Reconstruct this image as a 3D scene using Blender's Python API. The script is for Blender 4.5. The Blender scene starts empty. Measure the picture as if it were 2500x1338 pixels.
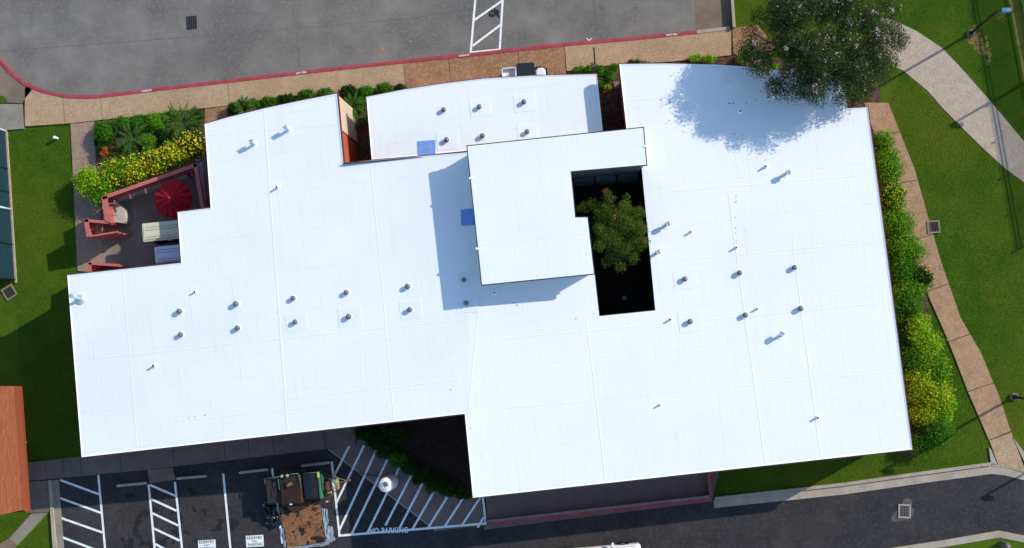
import bpy, bmesh, math, random
import numpy as np
from mathutils import Vector, Matrix
from mathutils.geometry import tessellate_polygon
random.seed(7)
scene = bpy.context.scene
C = scene.collection
# ------------------------------------------------------------ camera
W, Hh, F, CAMZ = 2500.0, 1338.0, 2925.0, 65.0
NAD = (240.0, -161.0)
d = Vector((NAD[0], NAD[1], -F)).normalized()
Zc = -d
Xc = (Vector((1, 0, 0)) - Zc * Zc.x).normalized()
Yc = Zc.cross(Xc)
C2W = Matrix((Xc, Yc, Zc))
cd = bpy.data.cameras.new('camera')
cam = bpy.data.objects.new('camera', cd)
C.objects.link(cam)
cam.matrix_world = Matrix.Translation((0, 0, CAMZ)) @ C2W.to_4x4()
cd.sensor_width = 36
cd.lens = F / W * 36
cd.clip_start = 1
cd.clip_end = 3000
scene.camera = cam
# ------------------------------------------------------------ light
SUN_EL = math.radians(29.5)
az = math.atan2(.868, .497)
wd = bpy.data.worlds.new('World')
scene.world = wd
wd.use_nodes = True
nt = wd.node_tree
bg = nt.nodes['Background']
sky = nt.nodes.new('ShaderNodeTexSky')
sky.sky_type = 'NISHITA'
sky.sun_disc = False
sky.sun_elevation = SUN_EL
sky.sun_rotation = az
sky.ozone_density = 2.5
sky.dust_density = .3
nt.links.new(sky.outputs[0], bg.inputs[0])
bg.inputs[1].default_value = 0.15
sl = bpy.data.lights.new('sun', 'SUN')
sl.energy = 3.0
sl.angle = math.radians(.5)
sl.color = (1, .925, .79)
so = bpy.data.objects.new('sun', sl)
C.objects.link(so)
sd = Vector((math.sin(az) * math.cos(SUN_EL), math.cos(az) * math.cos(SUN_EL), math.sin(SUN_EL)))
so.rotation_euler = sd.to_track_quat('Z', 'Y').to_euler()
so.location = (0, 0, 90)
scene.view_settings.view_transform = 'Standard'
scene.view_settings.look = 'None'
scene.view_settings.exposure = 0.70
scene.view_settings.gamma = 1


def P(px, py, z=0.0):
    r = C2W @ Vector((px - W / 2, -(py - Hh / 2), -F))
    t = (z - CAMZ) / r.z
    return Vector((r.x * t, r.y * t, z))


def PL(pts, z=0.0):
    return [P(x, y, z) for x, y in pts]


# ------------------------------------------------------------ materials
MATS = {}


def mat(name, c1, c2=None, scale=1.0, bump=0.0, bscale=None, rough=.85, spots=None, c3=None, scale3=.15, metal=0.0,
        spec=.3, detail=8, island=False, trans=0.0, fine=None, stretch=None):
    if name in MATS:
        return MATS[name]
    m = bpy.data.materials.new(name)
    m.use_nodes = True
    t = m.node_tree
    N, L = t.nodes, t.links
    b = N['Principled BSDF']
    b.inputs['Roughness'].default_value = rough
    b.inputs['Metallic'].default_value = metal
    b.inputs['Specular IOR Level'].default_value = spec
    tc = N.new('ShaderNodeTexCoord')
    vec = tc.outputs['Object']
    if stretch:
        mp = N.new('ShaderNodeMapping')
        mp.inputs['Scale'].default_value = stretch[0]
        mp.inputs['Rotation'].default_value = (0, 0, math.radians(stretch[1]))
        L.new(vec, mp.inputs[0])
        vec = mp.outputs[0]

    def noise(s, dt=detail, r=.6):
        n = N.new('ShaderNodeTexNoise')
        n.inputs['Scale'].default_value = s
        n.inputs['Detail'].default_value = dt
        n.inputs['Roughness'].default_value = r
        L.new(vec, n.inputs['Vector'])
        return n.outputs['Fac']

    def ramp(f, a, bb, p0=.35, p1=.65):
        r = N.new('ShaderNodeMapRange')
        r.inputs['From Min'].default_value = p0
        r.inputs['From Max'].default_value = p1
        r.clamp = True
        L.new(f, r.inputs['Value'])
        x = N.new('ShaderNodeMix')
        x.data_type = 'RGBA'
        L.new(r.outputs[0], x.inputs['Factor'])
        for k, v in ((6, a), (7, bb)):
            if isinstance(v, (tuple, list)):
                x.inputs[k].default_value = (*v, 1)
            else:
                L.new(v, x.inputs[k])
        return x.outputs[2]
    col = c1
    if island:
        g = N.new('ShaderNodeNewGeometry')
        col = ramp(g.outputs['Random Per Island'], c1, c2, 0, 1)
        if c3:
            col = ramp(noise(scale3, 3), col, c3, .45, .62)
    else:
        if c2:
            col = ramp(noise(scale), c1, c2)
        if c3:
            col = ramp(noise(scale3, 5), col, c3, .45, .68)
        if fine:
            col = ramp(noise(fine[0], 3, .8), col, fine[1], .5, .72)
        if spots:
            col = ramp(noise(spots[0], 6, .7), col, spots[1], spots[2], spots[2] + .04)
    if isinstance(col, tuple):
        b.inputs['Base Color'].default_value = (*col, 1)
    else:
        L.new(col, b.inputs['Base Color'])
    if bump:
        bn = N.new('ShaderNodeBump')
        bn.inputs['Strength'].default_value = bump
        bn.inputs['Distance'].default_value = .03
        L.new(noise(bscale or scale * 3, 6, .7), bn.inputs['Height'])
        L.new(bn.outputs[0], b.inputs['Normal'])
    if trans:
        b.inputs['Subsurface Weight'].default_value = 0
        tr = N.new('ShaderNodeBsdfTranslucent')
        mx = N.new('ShaderNodeMixShader')
        mx.inputs[0].default_value = trans
        if isinstance(col, tuple):
            tr.inputs[0].default_value = (*col, 1)
        else:
            L.new(col, tr.inputs[0])
        out = N['Material Output']
        L.new(b.outputs[0], mx.inputs[1])
        L.new(tr.outputs[0], mx.inputs[2])
        L.new(mx.outputs[0], out.inputs[0])
    MATS[name] = m
    return m


def roof_material():
    m = bpy.data.materials.new('white_roof_membrane')
    m.use_nodes = True
    t = m.node_tree
    N, L = t.nodes, t.links
    b = N['Principled BSDF']
    tc = N.new('ShaderNodeTexCoord')
    mp = N.new('ShaderNodeMapping')
    mp.inputs['Rotation'].default_value = (0, 0, math.radians(-6.2))
    L.new(tc.outputs['Object'], mp.inputs[0])

    def noise(s, vec, dt=6, r=.65):
        n = N.new('ShaderNodeTexNoise')
        n.inputs['Scale'].default_value = s
        n.inputs['Detail'].default_value = dt
        n.inputs['Roughness'].default_value = r
        L.new(vec, n.inputs['Vector'])
        return n.outputs['Fac']

    def rng(f, a, bb, c, dd):
        r = N.new('ShaderNodeMapRange')
        for k, v in enumerate((a, bb, c, dd)):
            r.inputs[k + 1].default_value = v
        L.new(f, r.inputs[0])
        return r.outputs[0]

    def mth(op, a, bb):
        n = N.new('ShaderNodeMath')
        n.operation = op
        for k, v in enumerate((a, bb)):
            if isinstance(v, float):
                n.inputs[k].default_value = v
            else:
                L.new(v, n.inputs[k])
        return n.outputs[0]
    # wobble the seam grid a little so that it is not ruler straight
    wob = N.new('ShaderNodeTexNoise')
    wob.inputs['Scale'].default_value = .9
    wob.inputs['Detail'].default_value = 4
    L.new(mp.outputs[0], wob.inputs['Vector'])
    vm = N.new('ShaderNodeVectorMath')
    vm.operation = 'MULTIPLY_ADD'
    vm.inputs[1].default_value = (.12, .12, 0)
    L.new(wob.outputs['Color'], vm.inputs[0])
    L.new(mp.outputs[0], vm.inputs[2])
    seams = []
    for (bw, rh, off, ms) in ((3.3, 2.05, .37, .02), (1.15, 4.1, .5, .016)):
        br = N.new('ShaderNodeTexBrick')
        br.offset = off
        br.inputs['Scale'].default_value = 1
        br.inputs['Brick Width'].default_value = bw
        br.inputs['Row Height'].default_value = rh
        br.inputs['Mortar Size'].default_value = ms
        br.inputs['Mortar Smooth'].default_value = .6
        L.new(vm.outputs[0], br.inputs['Vector'])
        seams.append(br.outputs['Fac'])
    s = mth('MAXIMUM', seams[0], seams[1])
    brk = rng(noise(.7, mp.outputs[0], 6, .75), .44, .6, 0, 1)       # seams fade in and out
    s = mth('MULTIPLY', s, brk)
    # fine streaks along both directions
    st = []
    for sc in ((5, .5, 1), (.4, 4.5, 1)):
        m2 = N.new('ShaderNodeMapping')
        m2.inputs['Scale'].default_value = sc
        L.new(mp.outputs[0], m2.inputs[0])
        st.append(rng(noise(1, m2.outputs[0], 5, .7), .3, .7, 0, 1))
    streak = mth('ADD', st[0], st[1])
    grit = noise(14, mp.outputs[0], 4, .8)
    big = rng(noise(.13, mp.outputs[0], 3), .35, .65, 0, 1)
    v = mth('SUBTRACT', .81, mth('MULTIPLY', s, .085))
    v = mth('SUBTRACT', v, mth('MULTIPLY', big, .05))
    v = mth('ADD', v, mth('MULTIPLY', streak, .012))
    # rare scuffs
    sc1 = rng(noise(3.2, mp.outputs[0], 7, .8), .66, .74, 0, .3)
    sc2 = rng(noise(.5, mp.outputs[0], 2), .52, .6, 0, 1)
    v = mth('SUBTRACT', v, mth('MULTIPLY', sc1, sc2))
    cb = N.new('ShaderNodeCombineColor')
    L.new(mth('MULTIPLY', v, .96), cb.inputs[0])
    L.new(mth('MULTIPLY', v, .985), cb.inputs[1])
    L.new(mth('MULTIPLY', v, .985), cb.inputs[2])
    L.new(cb.outputs[0], b.inputs['Base Color'])
    b.inputs['Roughness'].default_value = .62
    b.inputs['Specular IOR Level'].default_value = .35
    bn = N.new('ShaderNodeBump')
    bn.inputs['Strength'].default_value = .3
    bn.inputs['Distance'].default_value = .02
    hgt = mth('ADD', mth('MULTIPLY', grit, .35), mth('MULTIPLY', streak, .45))
    hgt = mth('SUBTRACT', hgt, mth('MULTIPLY', s, .8))
    L.new(hgt, bn.inputs['Height'])
    L.new(bn.outputs[0], b.inputs['Normal'])
    MATS['white_roof_membrane'] = m
    return m


M_roof = roof_material()
M_trim = mat('brown_metal_trim', (.09, .03, .022), (.13, .045, .03), 3, rough=.5)
M_darktrim = mat('dark_green_trim', (.012, .022, .02), (.03, .045, .042), 2, rough=.5)
M_whiteedge = mat('white_edge_flashing', (.84, .85, .87), (.8, .82, .85), 3, rough=.5)
M_brick = mat('red_brick', (.42, .10, .045), (.34, .075, .035), 6, bump=.3, bscale=20)
M_beige = mat('beige_stucco', (.56, .45, .34), (.5, .4, .3), 3, bump=.2, bscale=30)
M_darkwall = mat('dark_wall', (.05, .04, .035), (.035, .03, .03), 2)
M_fasciagrey = mat('grey_green_fascia', (.20, .24, .23), (.15, .19, .18), 3)
M_glass = mat('dark_glass', (.012, .02, .02), rough=.1, spec=.6)
M_louvre = mat('teal_louvre', (.06, .12, .12), (.045, .09, .09), 3, rough=.5)
M_grass = mat('grass', (.026, .076, .004), (.056, .115, .006), .8, bump=.8, bscale=22, rough=.95, spec=.1,
              c3=(.080, .112, .007), scale3=.13, fine=(9, (.07, .145, .01)))
M_blade = mat('grass_blade', (.032, .088, .004), (.078, .15, .009), c3=(.11, .145, .011), scale3=.13, island=True, rough=.9, spec=.1, trans=.2)
M_concrete = mat('yard_concrete', (.135, .124, .108), (.215, .197, .170), .5, bump=.3, bscale=25, rough=.92,
                 c3=(.122, .110, .102), scale3=.2, fine=(5, (.20, .185, .16)), spots=(1.7, (.09, .088, .085), .72))
M_asphalt = mat('asphalt', (.025, .0235, .025), (.046, .042, .042), .9, bump=.6, bscale=30, rough=.95,
                c3=(.022, .022, .026), scale3=.2, fine=(5, (.058, .054, .055)), spots=(.9, (.014, .014, .015), .71))
M_tan = mat('tan_aggregate', (.34, .215, .12), (.42, .285, .17), 2.2, bump=.5, bscale=25, rough=.95, fine=(11, (.55, .42, .28)),
            c3=(.31, .2, .12), scale3=.35, spots=(3, (.2, .12, .07), .7))
M_tanred = mat('red_brown_aggregate', (.25, .125, .062), (.33, .18, .1), 1.6, bump=.5, bscale=25, rough=.95,
               fine=(7, (.44, .3, .18)), c3=(.24, .12, .06), scale3=.4)
M_brownpad = mat('brown_concrete', (.16, .115, .08), (.21, .155, .115), 1, bump=.3, bscale=25, rough=.95)
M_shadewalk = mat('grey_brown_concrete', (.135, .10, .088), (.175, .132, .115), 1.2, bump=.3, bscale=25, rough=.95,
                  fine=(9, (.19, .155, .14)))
M_pinkagg = mat('pink_brown_aggregate', (.30, .17, .09), (.38, .235, .135), 2, bump=.5, bscale=25, rough=.95,
                fine=(11, (.50, .34, .21)), spots=(2.3, (.2, .11, .07), .68))
M_greywalk = mat('grey_walk_concrete', (.20, .18, .14), (.27, .24, .19), .9, bump=.3, bscale=25, rough=.95)
M_palegravel = mat('pale_gravel_path', (.37, .29, .21), (.44, .35, .26), 2.2, bump=.8, bscale=22, rough=.95,
                   fine=(12, (.58, .49, .39)), spots=(3, (.3, .25, .2), .68))
M_kerb = mat('kerb_concrete', (.31, .26, .20), (.40, .345, .27), 1.6, bump=.4, bscale=18, rough=.92, spots=(2.2, (.1, .09, .08), .66))
M_redkerb = mat('red_kerb_paint', (.30, .035, .048), (.40, .06, .08), 2.5, rough=.6, spots=(5, (.3, .08, .08), .68))
M_redrail = mat('dull_red_paint', (.36, .075, .065), (.27, .05, .045), 2.5, rough=.7)
M_paint = mat('white_road_paint', (.80, .82, .80), (.68, .70, .68), 4, rough=.7, spots=(7, (.28, .28, .27), .61))
M_joint = mat('joint_dark', (.04, .03, .025))
M_yjoint = mat('yard_joint', (.10, .098, .095), (.15, .15, .145), 3)
M_soil = mat('mulch', (.055, .03, .018), (.11, .06, .035), 3, bump=1, bscale=15, rough=1, fine=(6, (.17, .11, .07)))
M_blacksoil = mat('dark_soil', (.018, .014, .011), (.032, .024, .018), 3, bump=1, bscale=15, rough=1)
M_tar = mat('tar_stain', (.010, .010, .010), (.018, .017, .017), 4, rough=.8)
M_bark = mat('bark', (.12, .085, .06), (.2, .15, .11), 8, bump=.5)
M_iron = mat('cast_iron', (.018, .019, .02), (.035, .035, .035), 8, rough=.6)
M_pit = mat('pit_black', (.004, .004, .004))
M_vent = mat('vent_grey', (.15, .165, .165), (.25, .27, .27), 9, rough=.5, metal=.3)
M_ventdark = mat('vent_dark', (.04, .048, .048), (.07, .08, .08), 9, rough=.6)
M_galv = mat('galvanised', (.42, .49, .49), (.52, .6, .6), 6, rough=.4, metal=.4)
M_black = mat('black_rubber', (.012, .012, .013), rough=.7)
M_bluepad = mat('blue_pad', (.14, .27, .62), (.2, .34, .66), 5, rough=.8, spots=(6, (.07, .11, .25), .62))
M_post = mat('dark_bronze', (.02, .017, .014), rough=.5)
M_lamphead = mat('blue_grey_lamp', (.09, .2, .27), rough=.4)
M_white = mat('white_enamel', (.8, .82, .84), (.74, .77, .8), 3, rough=.35, spec=.5)


# ------------------------------------------------------------ mesh builder
WL = {}


def wloc(o):
    return WL.get(o.name, Vector((0, 0, 0)))


class MB:
    def __init__(s):
        s.v, s.f, s.m, s.sm = [], [], [], []

    def add(s, vs, fs, mi=0, sm=False):
        n = len(s.v)
        s.v += [tuple(v) for v in vs]
        for f in fs:
            s.f.append([n + i for i in f])
            s.m.append(mi)
            s.sm.append(sm)
        return s

    def prism(s, pts, z0, z1, mi=0, bottom=False, top_mi=None):
        n = len(pts)
        p2 = [Vector((p[0], p[1], 0)) for p in pts]
        tri = tessellate_polygon([p2])
        ar = sum(p2[i].x * p2[(i + 1) % n].y - p2[(i + 1) % n].x * p2[i].y for i in range(n))
        vs = [(p.x, p.y, z1) for p in p2] + [(p.x, p.y, z0) for p in p2]
        top, side = [], []
        for t in tri:
            a, b_, c = [p2[i] for i in t]
            t = list(t)
            if (b_ - a).cross(c - a).z < 0:
                t.reverse()
            top.append(t)
            if bottom:
                side.append([i + n for i in reversed(t)])
        for i in range(n):
            j = (i + 1) % n
            side.append([i, i + n, j + n, j] if ar > 0 else [j, j + n, i + n, i])
        s.add(vs, side, mi)
        k = len(s.v) - len(vs)
        for t in top:
            s.f.append([k + i for i in t])
            s.m.append(mi if top_mi is None else top_mi)
            s.sm.append(False)
        return s

    def flat(s, pts, z, mi=0):
        p2 = [Vector((p[0], p[1], 0)) for p in pts]
        fs = []
        for t in tessellate_polygon([p2]):
            a, b_, c = [p2[i] for i in t]
            t = list(t)
            if (b_ - a).cross(c - a).z < 0:
                t.reverse()
            fs.append(t)
        return s.add([(p.x, p.y, z) for p in p2], fs, mi)

    def box(s, c, size, yaw=0, mi=0, bev=0.0, tilt=None):
        x, y, z = [k / 2 for k in size]
        if bev:
            b_ = min(bev, x * .9, y * .9)
            ring = [(x, -y + b_), (x, y - b_), (x - b_, y), (-x + b_, y), (-x, y - b_), (-x, -y + b_), (-x + b_, -y), (x - b_, -y)]
            zt = min(bev, z * .6)
            vs = [(px, py, -z) for px, py in ring] + [(px, py, z - zt) for px, py in ring] + \
                 [(px * (x - zt * .7) / x, py * (y - zt * .7) / y, z) for px, py in ring]
            fs = [list(range(7, -1, -1)), list(range(16, 24))]
            for r in (0, 8):
                for i in range(8):
                    j = (i + 1) % 8
                    fs.append([r + i, r + j, r + 8 + j, r + 8 + i])
        else:
            vs = [(sx * x, sy * y, sz * z) for sz in (-1, 1) for sx, sy in ((-1, -1), (1, -1), (1, 1), (-1, 1))]
            fs = [[3, 2, 1, 0], [4, 5, 6, 7], [0, 1, 5, 4], [1, 2, 6, 5], [2, 3, 7, 6], [3, 0, 4, 7]]
        R = Matrix.Rotation(yaw, 3, 'Z')
        if tilt:
            R = R @ Matrix.Rotation(tilt[0], 3, tilt[1])
        return s.add([R @ Vector(v) + Vector(c) for v in vs], fs, mi)

    def strip(s, a, b_, w, z0, z1=None, mi=0):
        a, b_ = Vector((a[0], a[1])), Vector((b_[0], b_[1]))
        t = (b_ - a).normalized() * (w / 2)
        nrm = Vector((-t.y, t.x))
        q = [a - nrm, b_ - nrm, b_ + nrm, a + nrm]
        if z1 is None:
            return s.add([(p.x, p.y, z0) for p in q], [[0, 1, 2, 3]], mi)
        return s.prism(q, z0, z1, mi)

    def band(s, pts, w, z0, z1, mi=0):
        """a kerb of width w along a polyline, to its right side"""
        pts = [Vector((p[0], p[1])) for p in pts]
        out = offset_line(pts, w)
        n = len(pts)
        vs = [(p.x, p.y, z1) for p in pts] + [(p.x, p.y, z1) for p in out] + [(p.x, p.y, z0) for p in pts] + [(p.x, p.y, z0) for p in out]
        fs = []
        for i in range(n - 1):
            fs += [[i, n + i, n + i + 1, i + 1], [i, i + 1, 2 * n + i + 1, 2 * n + i], [n + i + 1, n + i, 3 * n + i, 3 * n + i + 1]]
        fs += [[0, 2 * n, 3 * n, n], [n - 1, 2 * n - 1, 4 * n - 1, 3 * n - 1]]
        return s.add(vs, fs, mi)

    def tube(s, a, b_, r, n=8, mi=0, r2=None, cap=True, sm=True):
        a, b_ = Vector(a), Vector(b_)
        r2 = r if r2 is None else r2
        q = (b_ - a).to_track_quat('Z', 'Y')
        vs = []
        for p, rr in ((a, r), (b_, r2)):
            for i in range(n):
                th = 2 * math.pi * i / n
                vs.append(p + q @ Vector((rr * math.cos(th), rr * math.sin(th), 0)))
        s.add(vs, [[i, (i + 1) % n, n + (i + 1) % n, n + i] for i in range(n)], mi, sm)
        if cap:
            k = len(s.v) - 2 * n
            s.f += [[k + i for i in range(n - 1, -1, -1)], [k + n + i for i in range(n)]]
            s.m += [mi, mi]
            s.sm += [False, False]
        return s

    def lathe(s, prof, c=(0, 0, 0), n=16, mi=0, sm=True):
        vs, fs = [], []
        for r, z in prof:
            for i in range(n):
                th = 2 * math.pi * i / n
                vs.append((c[0] + r * math.cos(th), c[1] + r * math.sin(th), c[2] + z))
        for k in range(len(prof) - 1):
            for i in range(n):
                j = (i + 1) % n
                fs.append([k * n + i, k * n + j, (k + 1) * n + j, (k + 1) * n + i])
        fs.append([(len(prof) - 1) * n + i for i in range(n)])
        return s.add(vs, fs, mi, sm)

    def build(s, name, mats, parent=None, shift=True, loc=None):
        me = bpy.data.meshes.new(name)
        off = wloc(parent) if (parent is not None and shift) else Vector((0, 0, 0))
        me.from_pydata([(v[0] - off.x, v[1] - off.y, v[2] - off.z) for v in s.v], [], s.f)
        if not isinstance(mats, (list, tuple)):
            mats = [mats]
        for m in mats:
            me.materials.append(m)
        me.polygons.foreach_set('material_index', s.m)
        me.polygons.foreach_set('use_smooth', s.sm)
        me.update()
        o = bpy.data.objects.new(name, me)
        C.objects.link(o)
        if parent is not None:
            o.parent = parent
            WL[o.name] = wloc(parent)
        if loc is not None:
            o.location = loc
            WL[o.name] = Vector(loc)
        return o


def offset_line(pts, w, closed=False):
    n = len(pts)
    out = []
    for i in range(n):
        a = pts[(i - 1) % n] if (closed or i > 0) else None
        b_ = pts[(i + 1) % n] if (closed or i < n - 1) else None
        p = pts[i]
        d1 = (p - a).normalized() if a is not None else (b_ - p).normalized()
        d2 = (b_ - p).normalized() if b_ is not None else d1
        n1, n2 = Vector((d1.y, -d1.x)), Vector((d2.y, -d2.x))
        m = (n1 + n2).normalized()
        out.append(p + m * (w / max(.3, m.dot(n1))))
    return out


def tag(o, label=None, cat=None, group=None, kind=None):
    for k, v in (('label', label), ('category', cat), ('group', group), ('kind', kind)):
        if v:
            o[k] = v
    return o


def struct(name, mb, m, label=None, cat=None):
    return tag(mb.build(name, m), label, cat, kind='structure')


def thing(name, loc, label, cat, group=None, rz=0):
    o = bpy.data.objects.new(name, None)
    o.empty_display_size = .2
    C.objects.link(o)
    o.location = loc
    o.rotation_euler.z = rz
    WL[o.name] = Vector(loc)
    return tag(o, label, cat, group)


def part(name, mb, m, root):          # mesh written in the thing's local frame
    return mb.build(name, m, root, shift=False)


def copy_tree(o, parent=None):
    c = o.copy()
    C.objects.link(c)
    if parent is not None:
        c.parent = parent
    for ch in [x for x in o.children]:
        copy_tree(ch, c)
    return c


# ------------------------------------------------------------ ground, yard, road, paths
g = MB()
g.add([(-600, -600, 0), (600, -600, 0), (600, 600, 0), (-600, 600, 0)], [[0, 1, 2, 3]])
struct('ground', g, M_grass, 'mown green lawn around the building', 'lawn')


def sheet(name, px, z, m, label, cat):
    return struct(name, MB().flat(PL(px, z), z), m, label, cat)


kerbline = [(-40, 84), (-15, 118), (0, 142), (25, 172), (60, 200), (105, 219), (160, 231), (215, 233), (245, 231), (400, 212), (600, 189),
            (800, 166), (985, 146), (1150, 129), (1380, 104), (1540, 90), (1700, 74)]
sheet('yard', kerbline + [(1783, 66), (1800, -400), (-500, -400), (-500, 84)], .008, M_concrete,
      'weathered grey concrete yard with hatched bay along the north edge', 'yard')
KB = [P(x, y, .13) for x, y in kerbline]
kb = MB().band([(p.x, p.y) for p in KB], .18, 0, .13)
struct('kerb', kb, M_redkerb, 'red painted kerb curving along the concrete yard', 'kerb')
kb = MB().band([(p.x, p.y) for p in PL([(1700.5, 74), (1783, 64)], .13)], .18, 0, .13)
struct('kerb', kb, M_kerb, 'unpainted kerb end below the brown concrete pad', 'kerb')
sheet('paved_pad', [(1696, -60), (1772, -60), (1783, 62), (1700, 72)], .013, M_brownpad, 'brown stained concrete pad at the top', 'paving')

GAP = .025


def slabs(name, upper, lower, joints, mats, z=.10, label=None):
    """pavement strip between two pixel polylines, cut in slabs at x joints (dark joints are real gaps)"""
    def interp(line, x):
        for (x0, y0), (x1, y1) in zip(line, line[1:]):
            if x0 <= x <= x1:
                return y0 + (y1 - y0) * (x - x0) / (x1 - x0)
        return line[-1][1]
    for k in range(len(joints) - 1):
        a, b_ = joints[k] + .6, joints[k + 1] - .6
        up = [(a, interp(upper, a))] + [p for p in upper if a < p[0] < b_] + [(b_, interp(upper, b_))]
        sh = 5 if k < len(joints) - 2 else 0
        lo = [(a + (5 if k else 0), interp(lower, a + 5))] + [p for p in lower if a + 6 < p[0] < b_ + sh - 1] + [(b_ + sh, interp(lower, b_ + sh))]
        struct(name, MB().prism(PL(up + lo[::-1], z), 0, z), mats[k % len(mats)], label, 'pavement')


up = [(x, y + 7.5) for x, y in kerbline if x >= 60] + [(1786, 72.5)]
lo = [(55, 309), (170, 301), (300, 287), (560, 257), (830, 232), (1000, 217), (1060, 225), (1250, 205), (1382, 200), (1384, 167), (1500, 158), (1640, 150), (1790, 134), (1840, 128)]
up[0] = (60, 212)
slabs('pavement', up, lo, [60, 153, 245, 555, 985, 1096, 1265, 1378, 1786],
      [M_tan, M_tan, M_tan, M_tan, M_tanred, M_tanred, M_tanred, M_tan], label='tan exposed aggregate pavement between red kerb and building')
struct('pavement', MB().prism(PL([(1788, 68), (1850, 62), (1900, 120), (1840, 130), (1790, 133)], .1), 0, .1), M_tanred,
       'reddish brown pavement end under the big tree', 'pavement')
sheet('pavement_bed', [(62, 214), (110, 232), (160, 243), (245, 241), (600, 200), (985, 158), (1380, 114), (1786, 78), (1788, 130), (1500, 160), (1384, 195), (1000, 215), (560, 256), (57, 308)], .03,
      M_joint, 'dark joints between the pavement slabs', 'pavement')
lw = [(-60, 110), (-8, 148), (20, 178), (55, 208), (78, 219), (52, 252), (20, 250), (-60, 250)]
struct('pavement', MB().prism(PL(lw, .1), 0, .1), M_brownpad, 'brown pavement corner inside the kerb curve', 'pavement')
struct('pavement', MB().prism(PL([(80, 220), (59, 211), (80, 219)] if 0 else [(79.5, 219.5), (60, 211), (60, 212), (79, 221), (59.4, 252), (59.4, 240), (53, 252)], .1), 0, .1) if 0 else
       MB().prism(PL([(-60, 253), (53, 254), (58, 314), (12, 318), (-60, 318)], .1), 0, .1), M_greywalk,
       'grey concrete slab left of the tan pavement', 'pavement')
# small green spot inside the curve
sheet('lawn_patch', [(-20, 231), (8, 234), (19, 246), (10, 251), (-20, 251)], .115, M_grass, 'small grass corner at the left edge', 'lawn')
# long low kerb wall beside the pad
t = thing('low_wall', P(1783, 30, 0), 'low pale concrete kerb wall at the east side of the brown pad', 'low wall')
a, b_ = P(1784, -60, .35), P(1793, 66, .35)
MB().strip(a, b_, .14, 0, .35).build('coping', M_kerb, t)

# left walk beside the patio
struct('pavement', MB().prism(PL([(172, 302), (229, 296), (236, 420), (246, 520), (250, 590), (254, 658), (215, 664), (189, 661)], .06), 0, .06),
       mat('rosy_concrete', (.25, .165, .115), (.33, .225, .155), 1.4, bump=.4, bscale=25, fine=(9, (.4, .29, .23))), 'grey brown walk strip between west lawn and planting bed', 'pavement')
struct('pavement', MB().prism(PL([(500, 266), (556, 259), (556, 300), (500, 305)], .06), 0, .06), M_tanred,
       'short tan walk leading to the building from the pavement', 'pavement')
sheet('patio', [(247, 470), (500, 380), (530, 520), (470, 700), (255, 700)], .052, M_greywalk, 'grey concrete patio floor', 'patio')
sheet('planting_bed', [(231, 296), (499, 267), (520, 420), (480, 400), (249, 480), (243, 545), (236, 420)], .03, M_soil,
      'mulched planting bed in front of the patio fence', 'planting bed')
sheet('planting_bed', [(556, 262), (830, 236), (1000, 219), (1000, 420), (556, 420)], .03, M_soil, 'planting bed along the north wall', 'planting bed')
sheet('planting_bed', [(1384, 169), (1500, 160), (1790, 136), (1850, 130), (2150, 210), (2150, 300), (1900, 420), (1384, 420)], .034, M_soil,
      'planting bed between the north east wing and the pavement', 'planting bed')
struct('paver', MB().prism(PL([(1497, 199), (1510, 197), (1512, 215), (1500, 217)], .08), 0, .08), M_brownpad, 'single flat stone in the north bed', 'stone')
# east side path
ep_r = [(2168, 250), (2200, 330), (2232, 410), (2266, 530), (2298, 640), (2345, 775), (2397, 865), (2415, 910), (2440, 968), (2468, 1055)]
ep_l = [(2110, 250), (2135, 330), (2165, 420), (2195, 520), (2225, 610), (2262, 712), (2310, 820), (2330, 870), (2363, 955), (2415, 1075)]
cuts = [(2110, 250, 2168, 250), (2130, 333, 2194, 322), (2183, 452, 2230, 439), (2205, 590, 2268, 572), (2266, 713, 2313, 692), (2311, 834, 2372, 816),
        (2363, 956, 2417, 935), (2415, 1075, 2468, 1053)]


def subline(line, y0, y1):
    def at(y):
        for (xa, ya), (xb, yb) in zip(line, line[1:]):
            if ya <= y <= yb:
                return xa + (xb - xa) * (y - ya) / (yb - ya)
        return line[-1][0]
    return [(at(y0), y0)] + [p for p in line if y0 < p[1] < y1] + [(at(y1), y1)]


for k in range(len(cuts) - 1):
    l = subline(ep_l, cuts[k][1] + .8, cuts[k + 1][1] - .8)
    r = subline(ep_r, cuts[k][3] + .8, cuts[k + 1][3] - .8)
    struct('path', MB().prism(PL(l + r[::-1], .06), 0, .06), M_pinkagg, 'pinkish brown aggregate path along the east hedge', 'path')
sheet('path_bed', [(2112, 252), (2166, 252), (2231, 412), (2297, 642), (2344, 777), (2414, 912), (2466, 1054), (2416, 1074), (2331, 872), (2224, 612), (2166, 422)],
      .03, M_joint, 'dark joints of the east path', 'path')
struct('path', MB().prism(PL([(2416, 1076), (2469, 1056), (2500, 1140), (2520, 1160), (2437, 1134)], .06), 0, .06), M_tan,
       'plain tan ramp slab at the foot of the east path', 'path')
struct('path_side', MB().prism(PL([(2414, 1092), (2420, 1098), (2435, 1134), (2420, 1132)], .08), 0, .08), M_kerb, 'pale sloped kerb beside the ramp', 'kerb')
struct('path_side', MB().prism(PL([(2472, 1066), (2520, 1130), (2520, 1140), (2505, 1136)], .08), 0, .08), M_kerb, 'pale sloped kerb east of the ramp', 'kerb')
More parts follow.
